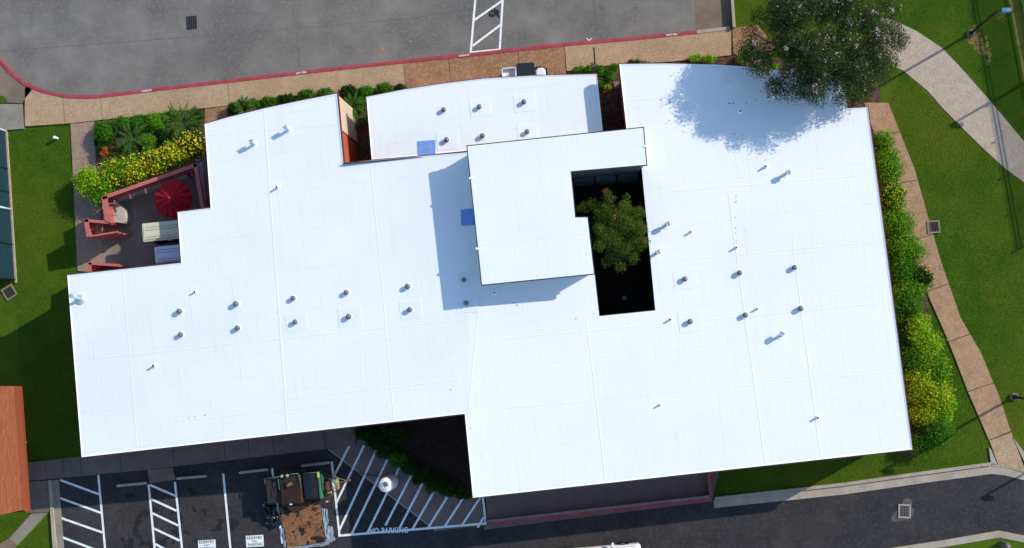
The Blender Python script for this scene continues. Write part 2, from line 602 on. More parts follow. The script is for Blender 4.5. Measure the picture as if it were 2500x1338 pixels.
# pale gravel path
o_ = [(2150, 40), (2197, 56), (2240, 77), (2300, 117), (2352, 172), (2405, 232), (2450, 285), (2500, 345), (2560, 420)]
i_ = [(2560, 505), (2500, 445), (2455, 412), (2400, 362), (2350, 313), (2300, 262), (2265, 222), (2205, 172), (2150, 150)]
sheet('gravel_path', o_ + i_, .02, M_palegravel, 'curving pale gravel concrete path on the east lawn', 'path')
for line in (o_, i_):
    pts = [(p.x, p.y) for p in PL(line, .02)]
    struct('path_edge', MB().band(pts, .05, 0, .018), M_joint, 'dark soil edge of the gravel path', 'path')
# hedge bed east
sheet('planting_bed', [(2090, 240), (2135, 320), (2168, 430), (2230, 620), (2262, 712), (2290, 900), (2318, 1000), (2300, 1075), (2245, 1114), (2215, 1116), (2190, 1105), (2090, 300)],
      .026, M_soil, 'mulched hedge bed along the east wall', 'planting bed')

# road on the south
sheet('road', [(1180, 1287), (1742, 1221), (1745, 1228), (2060, 1195), (2405, 1150), (2450, 1150), (2500, 1165), (2900, 1260), (2900, 1900), (-400, 1900), (-400, 1340),
               (144, 1340), (142, 1170), (360, 1146), (830, 1092), (1064, 1296)], .008, M_asphalt,
      'dark worn asphalt of the car park and road', 'road')
ks = [(1745, 1214), (2060, 1179), (2250, 1152), (2420, 1129)]
kp = [(p.x, p.y) for p in PL(ks, .13)]
struct('kerb', MB().band(kp, .16, 0, .13), M_kerb, 'pale concrete kerb south of the lawn', 'kerb')
ks2 = [(1742, 1221), (2060, 1187.5), (2250, 1160), (2421, 1137), (2460, 1142), (2500, 1152), (2620, 1185)]
kp = [(p.x, p.y) for p in PL(ks2, .03)]
struct('gutter', MB().band(kp, .42, 0, .03), M_kerb, 'pale stained concrete gutter beside the road', 'gutter')
struct('kerb', MB().band([(p.x, p.y) for p in PL([(2423, 1132), (2462, 1137), (2500, 1146), (2620, 1178)], .05)], .13, 0, .05), M_kerb, 'dropped kerb at the ramp foot', 'kerb')
kb2 = [(2120, 1352), (2180, 1338), (2300, 1320), (2440, 1296), (2500, 1308), (2700, 1350)]
kp = [(p.x, p.y) for p in PL(kb2, .13)]
struct('kerb', MB().band(kp, .34, 0, .13), M_kerb, 'rough grey kerb at the bottom right corner', 'kerb')
sheet('lawn_patch', [(2130, 1364), (2300, 1335), (2440, 1312), (2500, 1323), (2700, 1368), (2700, 1800), (2130, 1800)], .11, M_grass,
      'grass verge at the bottom right corner', 'lawn')

# south walk (in the building's shadow), slab by slab
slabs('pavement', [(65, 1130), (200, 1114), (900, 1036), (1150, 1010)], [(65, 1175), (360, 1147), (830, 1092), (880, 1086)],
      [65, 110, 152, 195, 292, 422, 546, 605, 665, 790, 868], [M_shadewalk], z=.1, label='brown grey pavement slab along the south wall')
sheet('pavement_bed', [(66, 1132), (880, 1042), (868, 1084), (66, 1173)], .03, M_joint, 'dark joints of the south pavement', 'pavement')
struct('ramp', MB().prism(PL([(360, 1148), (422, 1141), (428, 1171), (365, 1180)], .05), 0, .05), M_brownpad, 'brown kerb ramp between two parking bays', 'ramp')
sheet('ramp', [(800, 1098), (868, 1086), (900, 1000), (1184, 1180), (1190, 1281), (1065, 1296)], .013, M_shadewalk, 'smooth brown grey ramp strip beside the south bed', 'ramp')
struct('ramp_edge', MB().strip(P(802, 1097, .018), P(1065, 1296, .018), .05, .018), M_kerb, 'pale edge line of the ramp strip', 'ramp')
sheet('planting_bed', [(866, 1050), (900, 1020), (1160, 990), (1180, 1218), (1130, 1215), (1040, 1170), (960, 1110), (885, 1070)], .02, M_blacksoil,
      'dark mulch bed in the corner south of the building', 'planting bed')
# sunken loading ramp with red kerb wall
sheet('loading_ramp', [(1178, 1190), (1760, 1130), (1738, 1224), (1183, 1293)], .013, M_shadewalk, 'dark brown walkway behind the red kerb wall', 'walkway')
t = thing('kerb_wall', P(1470, 1250, 0), 'low concrete kerb wall with red painted face along the south walkway', 'kerb wall')
wl = [(1186, 1277), (1738, 1215), (1731, 1150)]
wp = [(p.x, p.y) for p in PL(wl, .45)]
w1 = MB()
w1.prism([Vector(q) for q in (wp[0], wp[1])] + [Vector(q) for q in [(p.x, p.y) for p in offset_line([Vector(wp[0]), Vector(wp[1])], -.14)][::-1]], 0, .45)
w1.build('coping', mat('grey_coping', (.16, .14, .14), (.22, .2, .19), 3), t)
w2 = MB()
pp = offset_line([Vector(wp[0]), Vector(wp[1])], .17)
w2.prism([Vector(wp[0]) + (Vector(wp[1]) - Vector(wp[0])) * .04, Vector(wp[1]), pp[1], pp[0] + (pp[1] - pp[0]) * .04], 0, .40)
w2.build('red_face', M_redrail, t)
e0, e1 = P(1738, 1217, .45), P(1731, 1150, .45)
MB().strip(e0, e1, .13, 0, .47).build('end_wall', M_redrail, t)
e0, e1 = P(1734.5, 1215, .45), P(1727.5, 1150, .45)
MB().strip(e0, e1, .05, 0, .45).build('inner_edge', MATS['grey_coping'], t)

# bottom left walks
struct('pavement', MB().prism(PL([(66, 1177), (116, 1173), (122, 1244), (118, 1251), (73, 1252)], .1), 0, .1), M_shadewalk,
       'grey concrete landing beside the orange roof', 'pavement')
struct('path', MB().prism(PL([(76, 1254), (117, 1252), (42, 1331), (22, 1315)], .06), 0, .06), M_greywalk, 'grey diagonal footpath at the lower left', 'path')
struct('path', MB().prism(PL([(21, 1316), (41, 1332), (10, 1380), (-60, 1380), (-20, 1338)], .06), 0, .06), M_brownpad, 'brown end of the diagonal footpath', 'path')
struct('kerb', MB().prism(PL([(117, 1173), (123, 1172), (138, 1345), (129, 1345)], .16), 0, .16), M_kerb, 'kerb beside the car park left', 'kerb')
struct('pavement', MB().prism(PL([(124, 1173), (143, 1171), (156, 1345), (139, 1345)], .05), 0, .05), M_greywalk, 'narrow concrete gutter left of the hatched bay', 'pavement')

# ------------------------------------------------------------ painted markings
def lines(name, segs, w, z, label, m=M_paint):
    b_ = MB()
    for k, (x0, y0, x1, y1) in enumerate(segs):
        b_.strip(P(x0, y0, z), P(x1, y1, z), w, z + .0006 * k)
    return struct(name, b_, m, label, 'road marking')


lines('hatched_bay_marking', [(1163, -30, 1149, 130), (1229, -30, 1220, 122), (1151, 128, 1221, 121), (1158, 49, 1226, 2), (1154, 112, 1223, 60)], .12, .016,
      'white hatched bay in the concrete yard')
lines('arrow_marking', [(1432, 93, 1438.5, 99), (1445, 93, 1438.5, 99)], .045, .016, 'small white chevron at the red kerb')
lines('parking_marking', [(240, 1160, 257, 1345), (147, 1172, 243, 1207), (147, 1216, 246, 1252), (150, 1265, 250, 1300), (153, 1312, 240, 1345)], .12, .022,
      'hatched bay at the left end of the car park')
lines('parking_marking', [(363, 1183, 378, 1345), (427, 1177, 445, 1345), (366, 1184, 429, 1211), (368, 1218, 431, 1247), (372, 1253, 435, 1283), (375, 1290, 439, 1320), (379, 1328, 410, 1345)],
      .12, .022, 'hatched access aisle below the brown ramp')
lines('parking_marking', [(545, 1156, 563, 1345)], .12, .022, 'single white bay line left of the reserved sign')
lines('parking_marking', [(664, 1143, 690, 1327)], .12, .022, 'white bay line passing under the kettle trailer')
lines('no_parking_marking', [(810, 1127, 829, 1309), (826, 1308, 1187, 1278), (1179, 1212, 1186, 1280), (853, 1088, 813, 1168), (890, 1085, 820, 1230), (918, 1101, 827, 1298), (948, 1117, 859, 1303),
                             (975, 1142, 896, 1303), (1005, 1159, 941, 1283), (1032, 1179, 975, 1290), (1060, 1199, 1006, 1294), (1093, 1212, 1043, 1292), (1131, 1216, 1084, 1288),
                             (1173, 1214, 1126, 1285), (1181, 1263, 1166, 1288)], .115, .022, 'white diagonal hatching of the no parking zone')


def text(s, px, py, z, h, w, rot, m, name, label, parent=None):
    cu = bpy.data.curves.new(name, 'FONT')
    cu.body = s
    cu.size = 1
    cu.align_x = 'CENTER'
    cu.align_y = 'CENTER'
    cu.offset = .03
    cu.space_character = 1.12
    tmp = bpy.data.objects.new('tmp', cu)
    C.objects.link(tmp)
    bpy.context.view_layer.update()
    me = bpy.data.meshes.new_from_object(tmp.evaluated_get(bpy.context.evaluated_depsgraph_get()))
    bpy.data.objects.remove(tmp)
    co = np.empty(len(me.vertices) * 3)
    me.vertices.foreach_get('co', co)
    co = co.reshape(-1, 3)
    mn, mx = co.min(0), co.max(0)
    co[:, :2] = (co[:, :2] - (mn[:2] + mx[:2]) / 2) * [w / (mx[0] - mn[0]), h / (mx[1] - mn[1])]
    me.vertices.foreach_set('co', co.ravel())
    me.materials.clear()
    me.materials.append(m)
    me.name = name
    o = bpy.data.objects.new(name, me)
    C.objects.link(o)
    o.location = P(px, py, z)
    o.rotation_euler.z = math.radians(rot)
    tag(o, label, 'road lettering', kind='structure')
    return o


text('NO PARKING', 949, 1295, .038, .31, 2.1, 2.2, M_paint, 'no_parking_lettering', 'white NO PARKING stencilled on the asphalt')
for (cx, cy, w_, h_) in ((505, 1331, .98, .56), (622, 1321, .98, .62)):
    c = P(cx, cy, .022)
    MBp = MB().box((c.x, c.y, .014), (w_, h_, .016), math.radians(4))
    struct('reserved_panel', MBp, M_paint, 'white painted panel reading RESERVED PARKING', 'road marking')
    M_ink = mat('faded_black_paint', (.09, .10, .10), (.2, .2, .2), 9)
    text('RESERVED', cx - 1, cy - 8, .026, .16, .84, 4, M_ink, 'reserved_lettering', 'faded RESERVED lettering on the white panel')
    text('FOR', cx - 1, cy + .3, .026, .09, .3, 4, M_ink, 'reserved_lettering', 'small faded word between the two lines')
    text('PARKING', cx + 1, cy + 8, .026, .16, .8, 4, M_ink, 'reserved_lettering', 'faded PARKING lettering on the white panel')
for s, cx, cy, r in (('NO PARKING', 358, 221.3, 187), ('FIRE LANE', 735, 177.5, 187), ('NO PARKING', 1133, 134.8, 186.5), ('FIRE LANE', 1640, 84.5, 185.6)):
    text(s, cx, cy, .1345, .1, .58, r, M_paint, 'kerb_lettering', 'white %s stencil on the red kerb' % s)

# yard joints and stains
lines('yard_joint', [(712, -30, 735, 190), (560, 83, 985, 46), (985, 46, 1160, 22), (1446, -30, 1460, 100), (0, 125, 560, 83)], .02, .0125, 'fine joints in the yard concrete', M_yjoint)
rs = random.Random(3)


def blot(cx, cy, r, z, b_, n=14, el=1.0, ang=0):
    pts = []
    ph = [rs.uniform(0, 6.28) for _ in range(4)]
    for i in range(n * 2):
        th = math.pi * i / n
        rr = r * (1 + .28 * math.sin(2 * th + ph[0]) + .2 * math.sin(3 * th + ph[1]) + .15 * math.sin(5 * th + ph[2]) + .1 * math.sin(9 * th + ph[3]))
        x, y = rr * math.cos(th) * el, rr * math.sin(th)
        pts.append((cx + x * math.cos(ang) - y * math.sin(ang), cy + x * math.sin(ang) + y * math.cos(ang)))
    b_.flat(PL(pts, z), z)


b_ = MB()
for k in range(46):
    th = math.radians(80 + k * 5.2)
    blot(375 + 45 * math.cos(th) * (1 + .1 * rs.uniform(-1, 1)), 1288 - 42 * math.sin(th) * (1 + .12 * rs.uniform(-1, 1)), rs.uniform(2, 6), .0105 + .00004 * k, b_, 8, rs.uniform(1, 1.8), rs.uniform(0, 3))
for k in range(26):
    blot(rs.uniform(415, 445), rs.uniform(1220, 1335), rs.uniform(1.5, 6.5), .0125 + .00004 * k, b_, 8, 1.4, 1.5)
for k, (x, y, r) in enumerate([(320, 1325, 9), (300, 1318, 5), (470, 1200, 8), (315, 1210, 7), (475, 1245, 5), (500, 1250, 6), (535, 1285, 9), (570, 1280, 11), (480, 1320, 4), (455, 1300, 5), (345, 1330, 5), (540, 1272, 5), (520, 1295, 4), (400, 1345, 7), (310, 1335, 7)]):
    blot(x, y, r, .0136 + .00005 * k, b_, 10, 1.3, rs.uniform(0, 3))
struct('tar_stain', b_, M_tar, 'black tar drips in a ring on the asphalt', 'stain')
b_ = MB()
for k in range(22):
    blot(1206 + rs.uniform(-13, 11), 31 + rs.uniform(-8, 8), rs.uniform(1.2, 3.6), .0105 + .00005 * k, b_, 6, 1.5, rs.uniform(0, 3))
for k in range(30):
    blot(rs.uniform(300, 1680), rs.uniform(0, 110), rs.uniform(.6, 1.6), .0125 + .00003 * k, b_, 5)
struct('oil_stain', b_, M_tar, 'dark blotches on the concrete yard and hatched bay', 'stain')
b_ = MB()
for k, (x, y, r) in enumerate([(934, 119, 4), (1002, 101, 2.4), (885, 124, 2), (1262, 44, 1.5)]):
    blot(x, y, r, .0108 + .0001 * k, b_, 7, 1.6)
struct('leaf_litter', b_, mat('litter', (.32, .2, .06)), 'small brown leaf litter on the yard', 'litter')
b_ = MB()
for k in range(60):
    blot(2390 + rs.gauss(0, 9) + k * .5 - 10, 100 + rs.gauss(0, 14) + k * .6 - 10, rs.uniform(1.5, 5), .004 + .00006 * k, b_, 6, 1.4, rs.uniform(0, 3))
for k in range(14):
    blot(2445 + rs.gauss(0, 5), 42 + rs.gauss(0, 5), rs.uniform(1, 2.5), .004 + .0001 * k, b_, 6)
struct('bare_patch', b_, mat('dry_grass', (.22, .13, .035), (.30, .2, .07), 5, bump=.5), 'dry brown patch in the grass below the lamp', 'bare soil')


# ------------------------------------------------------------ the building
RX = P(1145, 700, 4.6).x


def zr(x):
    return 4.62 - (.030 * (RX - x) if x < RX else .018 * (x - RX))


def PR(px, py, dz=0.0):
    z = 4.2
    for _ in range(6):
        p = P(px, py, z)
        z = zr(p.x) + dz
    return Vector((p.x, p.y))


main_px = [(500, 303), (560, 286), (650, 264), (740, 245), (822, 229), (838, 400), (908, 392), (1142, 372), (1472, 340), (1532, 335), (1512, 157),
           (1620, 155.5), (1750, 158), (1820, 163), (1900, 171), (1980, 179), (2063, 190), (2068, 265), (2118, 262), (2227, 1097), (1155, 1215), (1135, 1010), (200, 1116), (165, 672),
           (443, 642), (434, 518), (515, 508)]
hole_px = [(1388, 420), (1566, 404), (1600, 758), (1463, 772), (1451, 665), (1436, 529), (1398, 531)]
mid_px = [(895, 237), (985, 219), (1075, 205), (1180, 192), (1300, 185), (1457, 181), (1473, 335), (1142, 368), (908, 391)]
block_px = [(1141, 357), (1570, 312), (1578, 402), (1393, 418), (1404, 531), (1434, 531), (1450, 668), (1177, 695)]
ZM = 3.3
ZB = 5.95
main = [PR(x, y) for x, y in main_px]
hole = [PR(x, y) for x, y in hole_px]
mid = [Vector(P(x, y, ZM)[:2]) for x, y in mid_px]
block = [Vector(P(x, y, ZB)[:2]) for x, y in block_px]


def area(p):
    return sum(p[i].x * p[(i + 1) % len(p)].y - p[(i + 1) % len(p)].x * p[i].y for i in range(len(p))) / 2


def ccw(p):
    return p if area(p) > 0 else p[::-1]


main, hole, mid, block = ccw(main), ccw(hole), ccw(mid), ccw(block)


def solid(loops, z0, z1, name, mats, parent, bisect=False, topmi=0, sidemi=0, ztop=None, bottom=False, zbot=None):
    """closed prism from outer loop (ccw) and holes; top follows ztop"""
    bm = bmesh.new()
    L3 = [[Vector((p.x, p.y, 0)) for p in lp] for lp in loops]
    flat = [p for lp in L3 for p in lp]
    top = [bm.verts.new((p.x, p.y, 1)) for p in flat]
    bot = [bm.verts.new((p.x, p.y, 0)) for p in flat]
    for t in tessellate_polygon(L3):
        a, b2, c = [flat[i] for i in t]
        t = list(t)
        if (b2 - a).cross(c - a).z < 0:
            t.reverse()
        f = bm.faces.new([top[i] for i in t])
        f.material_index = topmi
        if bottom:
            bm.faces.new([bot[i] for i in reversed(t)]).material_index = sidemi
    k = 0
    for li, lp in enumerate(L3):
        n = len(lp)
        for i in range(n):
            j = (i + 1) % n
            q = [top[k + i], bot[k + i], bot[k + j], top[k + j]]
            if li > 0:
                q.reverse()
            f = bm.faces.new(q)
            f.material_index = sidemi(li, i) if callable(sidemi) else sidemi
        k += n
    if bisect:
        bmesh.ops.bisect_plane(bm, geom=bm.verts[:] + bm.edges[:] + bm.faces[:], plane_co=(RX, 0, 0), plane_no=(1, 0, 0))
    for v in bm.verts:
        if v.co.z > .5:
            v.co.z = (ztop(v.co.x) if ztop else z1)
        else:
            v.co.z = (zbot(v.co.x) if zbot else z0)
    off = wloc(parent) if parent is not None else Vector()
    for v in bm.verts:
        v.co -= off
    me = bpy.data.meshes.new(name)
    bm.to_mesh(me)
    bm.free()
    for m in (mats if isinstance(mats, list) else [mats]):
        me.materials.append(m)
    o = bpy.data.objects.new(name, me)
    C.objects.link(o)
    if parent is not None:
        o.parent = parent
        WL[o.name] = wloc(parent)
    return o


bc = PR(1200, 800)
bld = thing('school_building', (bc.x, bc.y, 0), 'large low building with a bright white flat roof, raised central block and tree filled courtyard', 'building')


def near(p, q, r=.6):
    return (p - q).length < r


wcorner = PR(822, 229)
wcorner2 = PR(838, 400)
mid_e = [PR(822, 229), PR(838, 400)]


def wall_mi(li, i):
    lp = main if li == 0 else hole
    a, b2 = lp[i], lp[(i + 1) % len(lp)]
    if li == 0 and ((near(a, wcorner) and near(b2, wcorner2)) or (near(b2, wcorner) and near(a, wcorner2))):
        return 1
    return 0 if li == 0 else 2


# walls stand 4 cm inside the roof line
main_w = offset_line(main, -.04, True) if False else [p for p in offset_line(main, -.05, True)]
hole_w = [p for p in offset_line(hole, .05, True)]
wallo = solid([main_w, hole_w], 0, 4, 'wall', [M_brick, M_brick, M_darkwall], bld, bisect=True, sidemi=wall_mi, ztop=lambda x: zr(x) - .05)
# beige panel on the north part of that wall
a, b2 = wcorner, wcorner2
dr = (b2 - a).normalized()
nr = Vector((-dr.y, dr.x))
if nr.x < 0:
    nr = -nr
bp = MB()
a0 = a + dr * .02
a1 = a + dr * ((b2 - a).length * .50)
q = [a0 - nr * .05, a1 - nr * .05, a1 + nr * .01, a0 + nr * .01]
bp.prism(q, 0, zr(a.x) - .32)
bp.build('beige_wall_panel', M_beige, bld)
ROOFT = .04
roof = solid([main, hole], 0, 0, 'roof', [M_roof, M_whiteedge], bld, bisect=True, topmi=0, sidemi=1, ztop=zr, zbot=lambda x: zr(x) - .05, bottom=True)


def rim(loop, dz_in, w, zf, name, m, parent, h=.22, drop=.03, sign=1):
    """ring of trim that sticks out w beyond a ccw loop"""
    out = offset_line(loop, w * sign, True)
    n = len(loop)
    b2 = MB()
    for i in range(n):
        j = (i + 1) % n
        segs = [(loop[i], loop[j], out[i], out[j])]
        if (loop[i].x - RX) * (loop[j].x - RX) < 0 and zf is zr:
            t_ = (RX - loop[i].x) / (loop[j].x - loop[i].x)
            pm, om = loop[i].lerp(loop[j], t_), out[i].lerp(out[j], t_)
            segs = [(loop[i], pm, out[i], om), (pm, loop[j], om, out[j])]
        for p0, p1, o0, o1 in segs:
            z0, z1 = zf(p0.x) - drop, zf(p1.x) - drop
            vs = [(p0.x, p0.y, z0), (o0.x, o0.y, z0), (o1.x, o1.y, z1), (p1.x, p1.y, z1), (o0.x, o0.y, z0 - h), (o1.x, o1.y, z1 - h), (p0.x, p0.y, z0 - h), (p1.x, p1.y, z1 - h)]
            fs = [[0, 1, 2, 3], [1, 4, 5, 2], [4, 6, 7, 5]]
            if sign < 0:
                fs = [f[::-1] for f in fs]
            b2.add(vs, fs)
    return b2.build(name, m, parent)


rim(main, 0, .06, zr, 'roof_trim', M_trim, roof)
rim(hole, 0, .03, zr, 'roof_trim', M_darktrim, roof, sign=-1)


def lip(loop, w, zf, m, parent, name='edge_flashing', hz=.05, sign=1):
    inn = offset_line(loop, -w * sign, True)
    n = len(loop)
    b2 = MB()
    for i in range(n):
        j = (i + 1) % n
        p0, p1, o0, o1 = loop[i], loop[j], inn[i], inn[j]
        segs = [(p0, p1, o0, o1)]
        if (p0.x - RX) * (p1.x - RX) < 0 and zf is zr:
            t_ = (RX - p0.x) / (p1.x - p0.x)
            pm, om = p0.lerp(p1, t_), o0.lerp(o1, t_)
            segs = [(p0, pm, o0, om), (pm, p1, om, o1)]
        for a_, c_, ia, ic in segs:
            za, zc = zf(a_.x), zf(c_.x)
            vs = [(a_.x, a_.y, za + hz), (c_.x, c_.y, zc + hz), (ic.x, ic.y, zc + .004), (ia.x, ia.y, za + .004), (a_.x, a_.y, za - .03), (c_.x, c_.y, zc - .03)]
            fs = [[0, 3, 2, 1], [0, 1, 5, 4]]
            if sign > 0:
                fs = [f[::-1] for f in fs]
            b2.add(vs, [f[::-1] for f in fs])
    return b2.build(name, m, parent)


lip(main, .075, zr, M_whiteedge, roof, hz=.03)
# middle wing, lower
midw = [p for p in offset_line(mid, -.04, True)]
solid([midw], 0, ZM - .05, 'wall', M_brick, bld)
midroof = solid([mid], ZM - .05, ZM, 'roof', [M_roof, M_whiteedge], bld, sidemi=1, bottom=True)
rim(mid, 0, .05, lambda x: ZM, 'roof_trim', M_trim, midroof)
lip(mid, .06, lambda x: ZM, M_whiteedge, midroof, hz=.03)
# flashing where the main roof rises above the lower wing
e = MB()
e.strip(PR(838, 401), PR(1142, 373), .05, 3.9, 4.56)
e.build('step_flashing', M_darktrim, bld)
# raised block
blockw = offset_line(block, -.10, True)
solid([blockw], 3.8, ZB - .1, 'clerestory_wall', mat('pale_grey_wall', (.50, .55, .54), (.44, .49, .48), 3), bld)
broof = solid([block], ZB - .12, ZB, 'roof', [M_roof, M_darktrim], bld, sidemi=1, bottom=True)
rim(block, 0, .05, lambda x: ZB, 'roof_trim', M_darktrim, broof, h=.12, drop=.01)
# pale metal band under the trim and drip edge
b2 = MB()
fl = offset_line(block, -.06, True)
for i in range(len(fl)):
    a, c = fl[i], fl[(i + 1) % len(fl)]
    dr = (c - a)
    if abs(dr.x) > abs(dr.y):
        b2.strip(a, c, .05, ZB - .34, ZB - .13)
b2.build('metal_band', mat('pale_metal_band', (.27, .33, .31), rough=.5), bld)
# scuppers on the block edge
for sx, sy in ((1150, 435), (1166, 607), (1576, 357)):
    p = P(sx, sy, ZB)
    MB().box((p.x, p.y, ZB - .0), (.2, .12, .07), math.radians(6), bev=.02).build('scupper', M_whiteedge, broof)
# courtyard north wall with louvred windows, dark glass walls
hN0, hN1 = P(1394, 421, ZB - .3), P(1563, 406.5, ZB - .3)
dirn = Vector((hN1.x - hN0.x, hN1.y - hN0.y)).normalized()
nrm = Vector((dirn.y, -dirn.x))
Ln = (Vector(hN1[:2]) - Vector(hN0[:2])).length
base = Vector(hN0[:2])
ww = MB()
q0, q1 = base, base + dirn * Ln
ww.prism([q0 - nrm * .2, q1 - nrm * .2, q1 + nrm * .03, q0 + nrm * .03], 0, ZB - .14)
ww.build('courtyard_wall', mat('brown_panel', (.085, .075, .072), (.06, .055, .055), 2), bld)
for k in range(3):
    s0, s1 = Ln * (k / 3 + .012), Ln * ((k + 1) / 3 - .012)
    fr = MB()
    for zz, hh in ((3.35, .07), (1.0, .07)):
        fr.prism([base + dirn * s0 + nrm * .031, base + dirn * s1 + nrm * .031, base + dirn * s1 + nrm * .09, base + dirn * s0 + nrm * .09], zz, zz + hh, bottom=True)
    for ss in (s0, s1 - .05):
        fr.prism([base + dirn * ss + nrm * .031, base + dirn * (ss + .05) + nrm * .031, base + dirn * (ss + .05) + nrm * .088, base + dirn * ss + nrm * .088], 1.0, 3.42, bottom=True)
    win = fr.build('window', M_louvre, bld)
    sl_ = MB()
    for r in range(7):
        zz = 3.15 - .3 * r
        sl_.prism([base + dirn * (s0 + .03) + nrm * .035, base + dirn * (s1 - .03) + nrm * .035, base + dirn * (s1 - .03) + nrm * .15, base + dirn * (s0 + .03) + nrm * .15], zz, zz + .04, bottom=True)
    sl_.build('louvre', M_louvre, win)
    gp = MB()
    gp.prism([base + dirn * (s0 + .03) + nrm * .031, base + dirn * (s1 - .03) + nrm * .031, base + dirn * (s1 - .03) + nrm * .034, base + dirn * (s0 + .03) + nrm * .034], 1.07, 3.35)
    gp.build('pane', M_glass, win)
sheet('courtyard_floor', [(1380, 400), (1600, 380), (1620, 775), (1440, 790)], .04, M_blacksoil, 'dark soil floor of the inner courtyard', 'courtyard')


# roof furniture -------------------------------------------------
def rootroof(px, py):
    """which roof carries a pixel"""
    if 895 < px < 1475 and py < 355 and py > 180:
        return midroof, P(px, py, ZM)
    p = PR(px, py)
    return roof, Vector((p.x, p.y, zr(p.x)))


def place(proto_me, name, px, py, rz=0, dz=0, sc=1):
    r, p = rootroof(px, py)
    if dz:
        if r is roof:
            q = PR(px, py, dz)
            p = Vector((q.x, q.y, zr(q.x)))
        else:
            p = P(px, py, ZM + dz)
            p.z = ZM
    o = bpy.data.objects.new(name, proto_me)
    C.objects.link(o)
    o.parent = r
    o.location = p - wloc(r)
    o.rotation_euler.z = rz
    o.scale = (sc, sc, sc)
    if r is roof:
        o.rotation_euler.y = -.030 if p.x < RX else .018
    return o


def proto(mb, mats, name):
    me = bpy.data.meshes.new(name)
    me.from_pydata(mb.v, [], mb.f)
    for m in mats:
        me.materials.append(m)
    me.polygons.foreach_set('material_index', mb.m)
    me.polygons.foreach_set('use_smooth', mb.sm)
    return me


v = MB()
v.lathe([(.22, .0), (.20, .008), (.13, .012), (.11, .02)], n=20, mi=0)
v.lathe([(.10, .02), (.10, .12), (.13, .13), (.135, .18), (.12, .21)], n=18, mi=2)
v.lathe([(.10, .211), (.095, .225), (.05, .24)], n=16, mi=1)
v.lathe([(.028, .23), (.028, .26)], n=8, mi=2)
ventme = proto(v, [M_roof, M_vent, M_ventdark], 'turbine_vent')
v.box((.03, -.02, .004), (1.15, .95, .012), 0, 3, bev=.004)
M_patch = mat('roof_patch', (.74, .775, .79), (.77, .80, .81), 2.5, rough=.7, bump=.4, bscale=9, spots=(4, (.60, .62, .64), .66))
ventpatch = proto(v, [M_roof, M_vent, M_ventdark, M_patch], 'turbine_vent_on_patch')
for (x, y) in [(1083, 267), (1170, 260), (1279, 248), (1090, 341), (1178, 331), (1287, 321), (437, 760), (440, 817), (575, 742), (579, 801), (715, 728), (720, 786),
               (845, 714), (851, 773), (995, 699), (1000, 756), (1132, 683), (1138, 740), (1672, 681), (1806, 666), (1940, 653), (1685, 785), (1820, 769), (1955, 753)]:
    place(ventpatch if (x * 7 + y) % 5 < 2 else ventme, 'roof_vent', x, y, math.radians(6.2) + random.uniform(-.04, .04), dz=.2, sc=random.uniform(.94, 1.08))
v = MB()
v.lathe([(.2, 0), (.12, .03)], n=16, mi=1)
v.tube((0, 0, 0), (0, 0, .34), .075, 10, 0)
v.box((.06, .02, .40), (.2, .22, .16), 0, 0, bev=.03)
v.box((.165, .02, .40), (.03, .24, .2), 0, 0)
elbow = proto(v, [M_galv, M_whiteedge], 'elbow_vent')
for (x, y, r) in [(616, 349, 1.9), (700, 314, 2.2), (1626, 549, .3), (1602, 618, .3), (1920, 423, .2), (1907, 820, 1.0)]:
    place(elbow, 'elbow_vent', x, y, r, dz=.4)
v = MB()
v.lathe([(.13, 0), (.06, .04), (.05, .2)], n=12, mi=0)
v.lathe([(.05, .15), (.05, .24)], n=10, mi=1)
stack = proto(v, [M_whiteedge, M_black], 'pipe_stack')
for (x, y) in [(676, 457), (475, 712), (375, 893), (1207, 715), (1687, 566), (1870, 406), (1849, 754), (1637, 780), (1611, 989), (1997, 1020), (1807, 271), (1798, 604)]:
    place(stack, 'pipe_vent', x, y, 0, dz=.2, sc=random.uniform(.8, 1.1))
# tall flue at the west edge
fp = PR(197, 731)
fz = zr(fp.x)
v = MB()
v.lathe([(.28, 0), (.26, .05), (.14, .14)], (fp.x, fp.y, fz), 20)
top = Vector((*PR(176, 722.5, 1.0)[:2], fz + 1.0))
v.tube((fp.x, fp.y, fz + .05), (top.x, top.y, top.z), .085, 14)
v.tube(top + Vector((0, 0, -.03)), top + Vector((0, 0, .12)), .12, 14)
v.build('flue_pipe', M_galv, roof)
# drain marks strung along the east roof
b2 = MB()
for (x, y, w_) in [(1797, 480, 5), (1796, 493, 5), (1795, 531, 3), (1796, 556, 3), (1796, 568, 2), (1797, 587, 4), (1797, 592, 4), (1799, 604, 4), (1800, 603, 6),
                   (1781, 253, 6), (1790, 252, 5), (1822, 252, 4), (1844, 246, 3), (1792, 327, 4), (1815, 330, 3), (1255, 740, 4), (1262, 745, 4), (1237, 737, 3), (430, 1028, 2),
                   (1450, 765, 3), (1406, 778, 3), (1140, 1044, 3), (1148, 1046, 2), (1100, 951, 3), (1135, 737, 2), (460, 1021, 3), (475, 1018, 3), (500, 1014, 3)]:
    p0, p1 = PR(x - w_ / 2, y + w_ * .05), PR(x + w_ / 2, y - w_ * .05)
    b2.strip(p0, p1, .03 + .01 * (x % 3), zr(p0.x) + .0035)
b2.build('roof_dirt', mat('scuff', (.30, .31, .33), (.16, .17, .18), 12), roof)['kind'] = 'stuff'
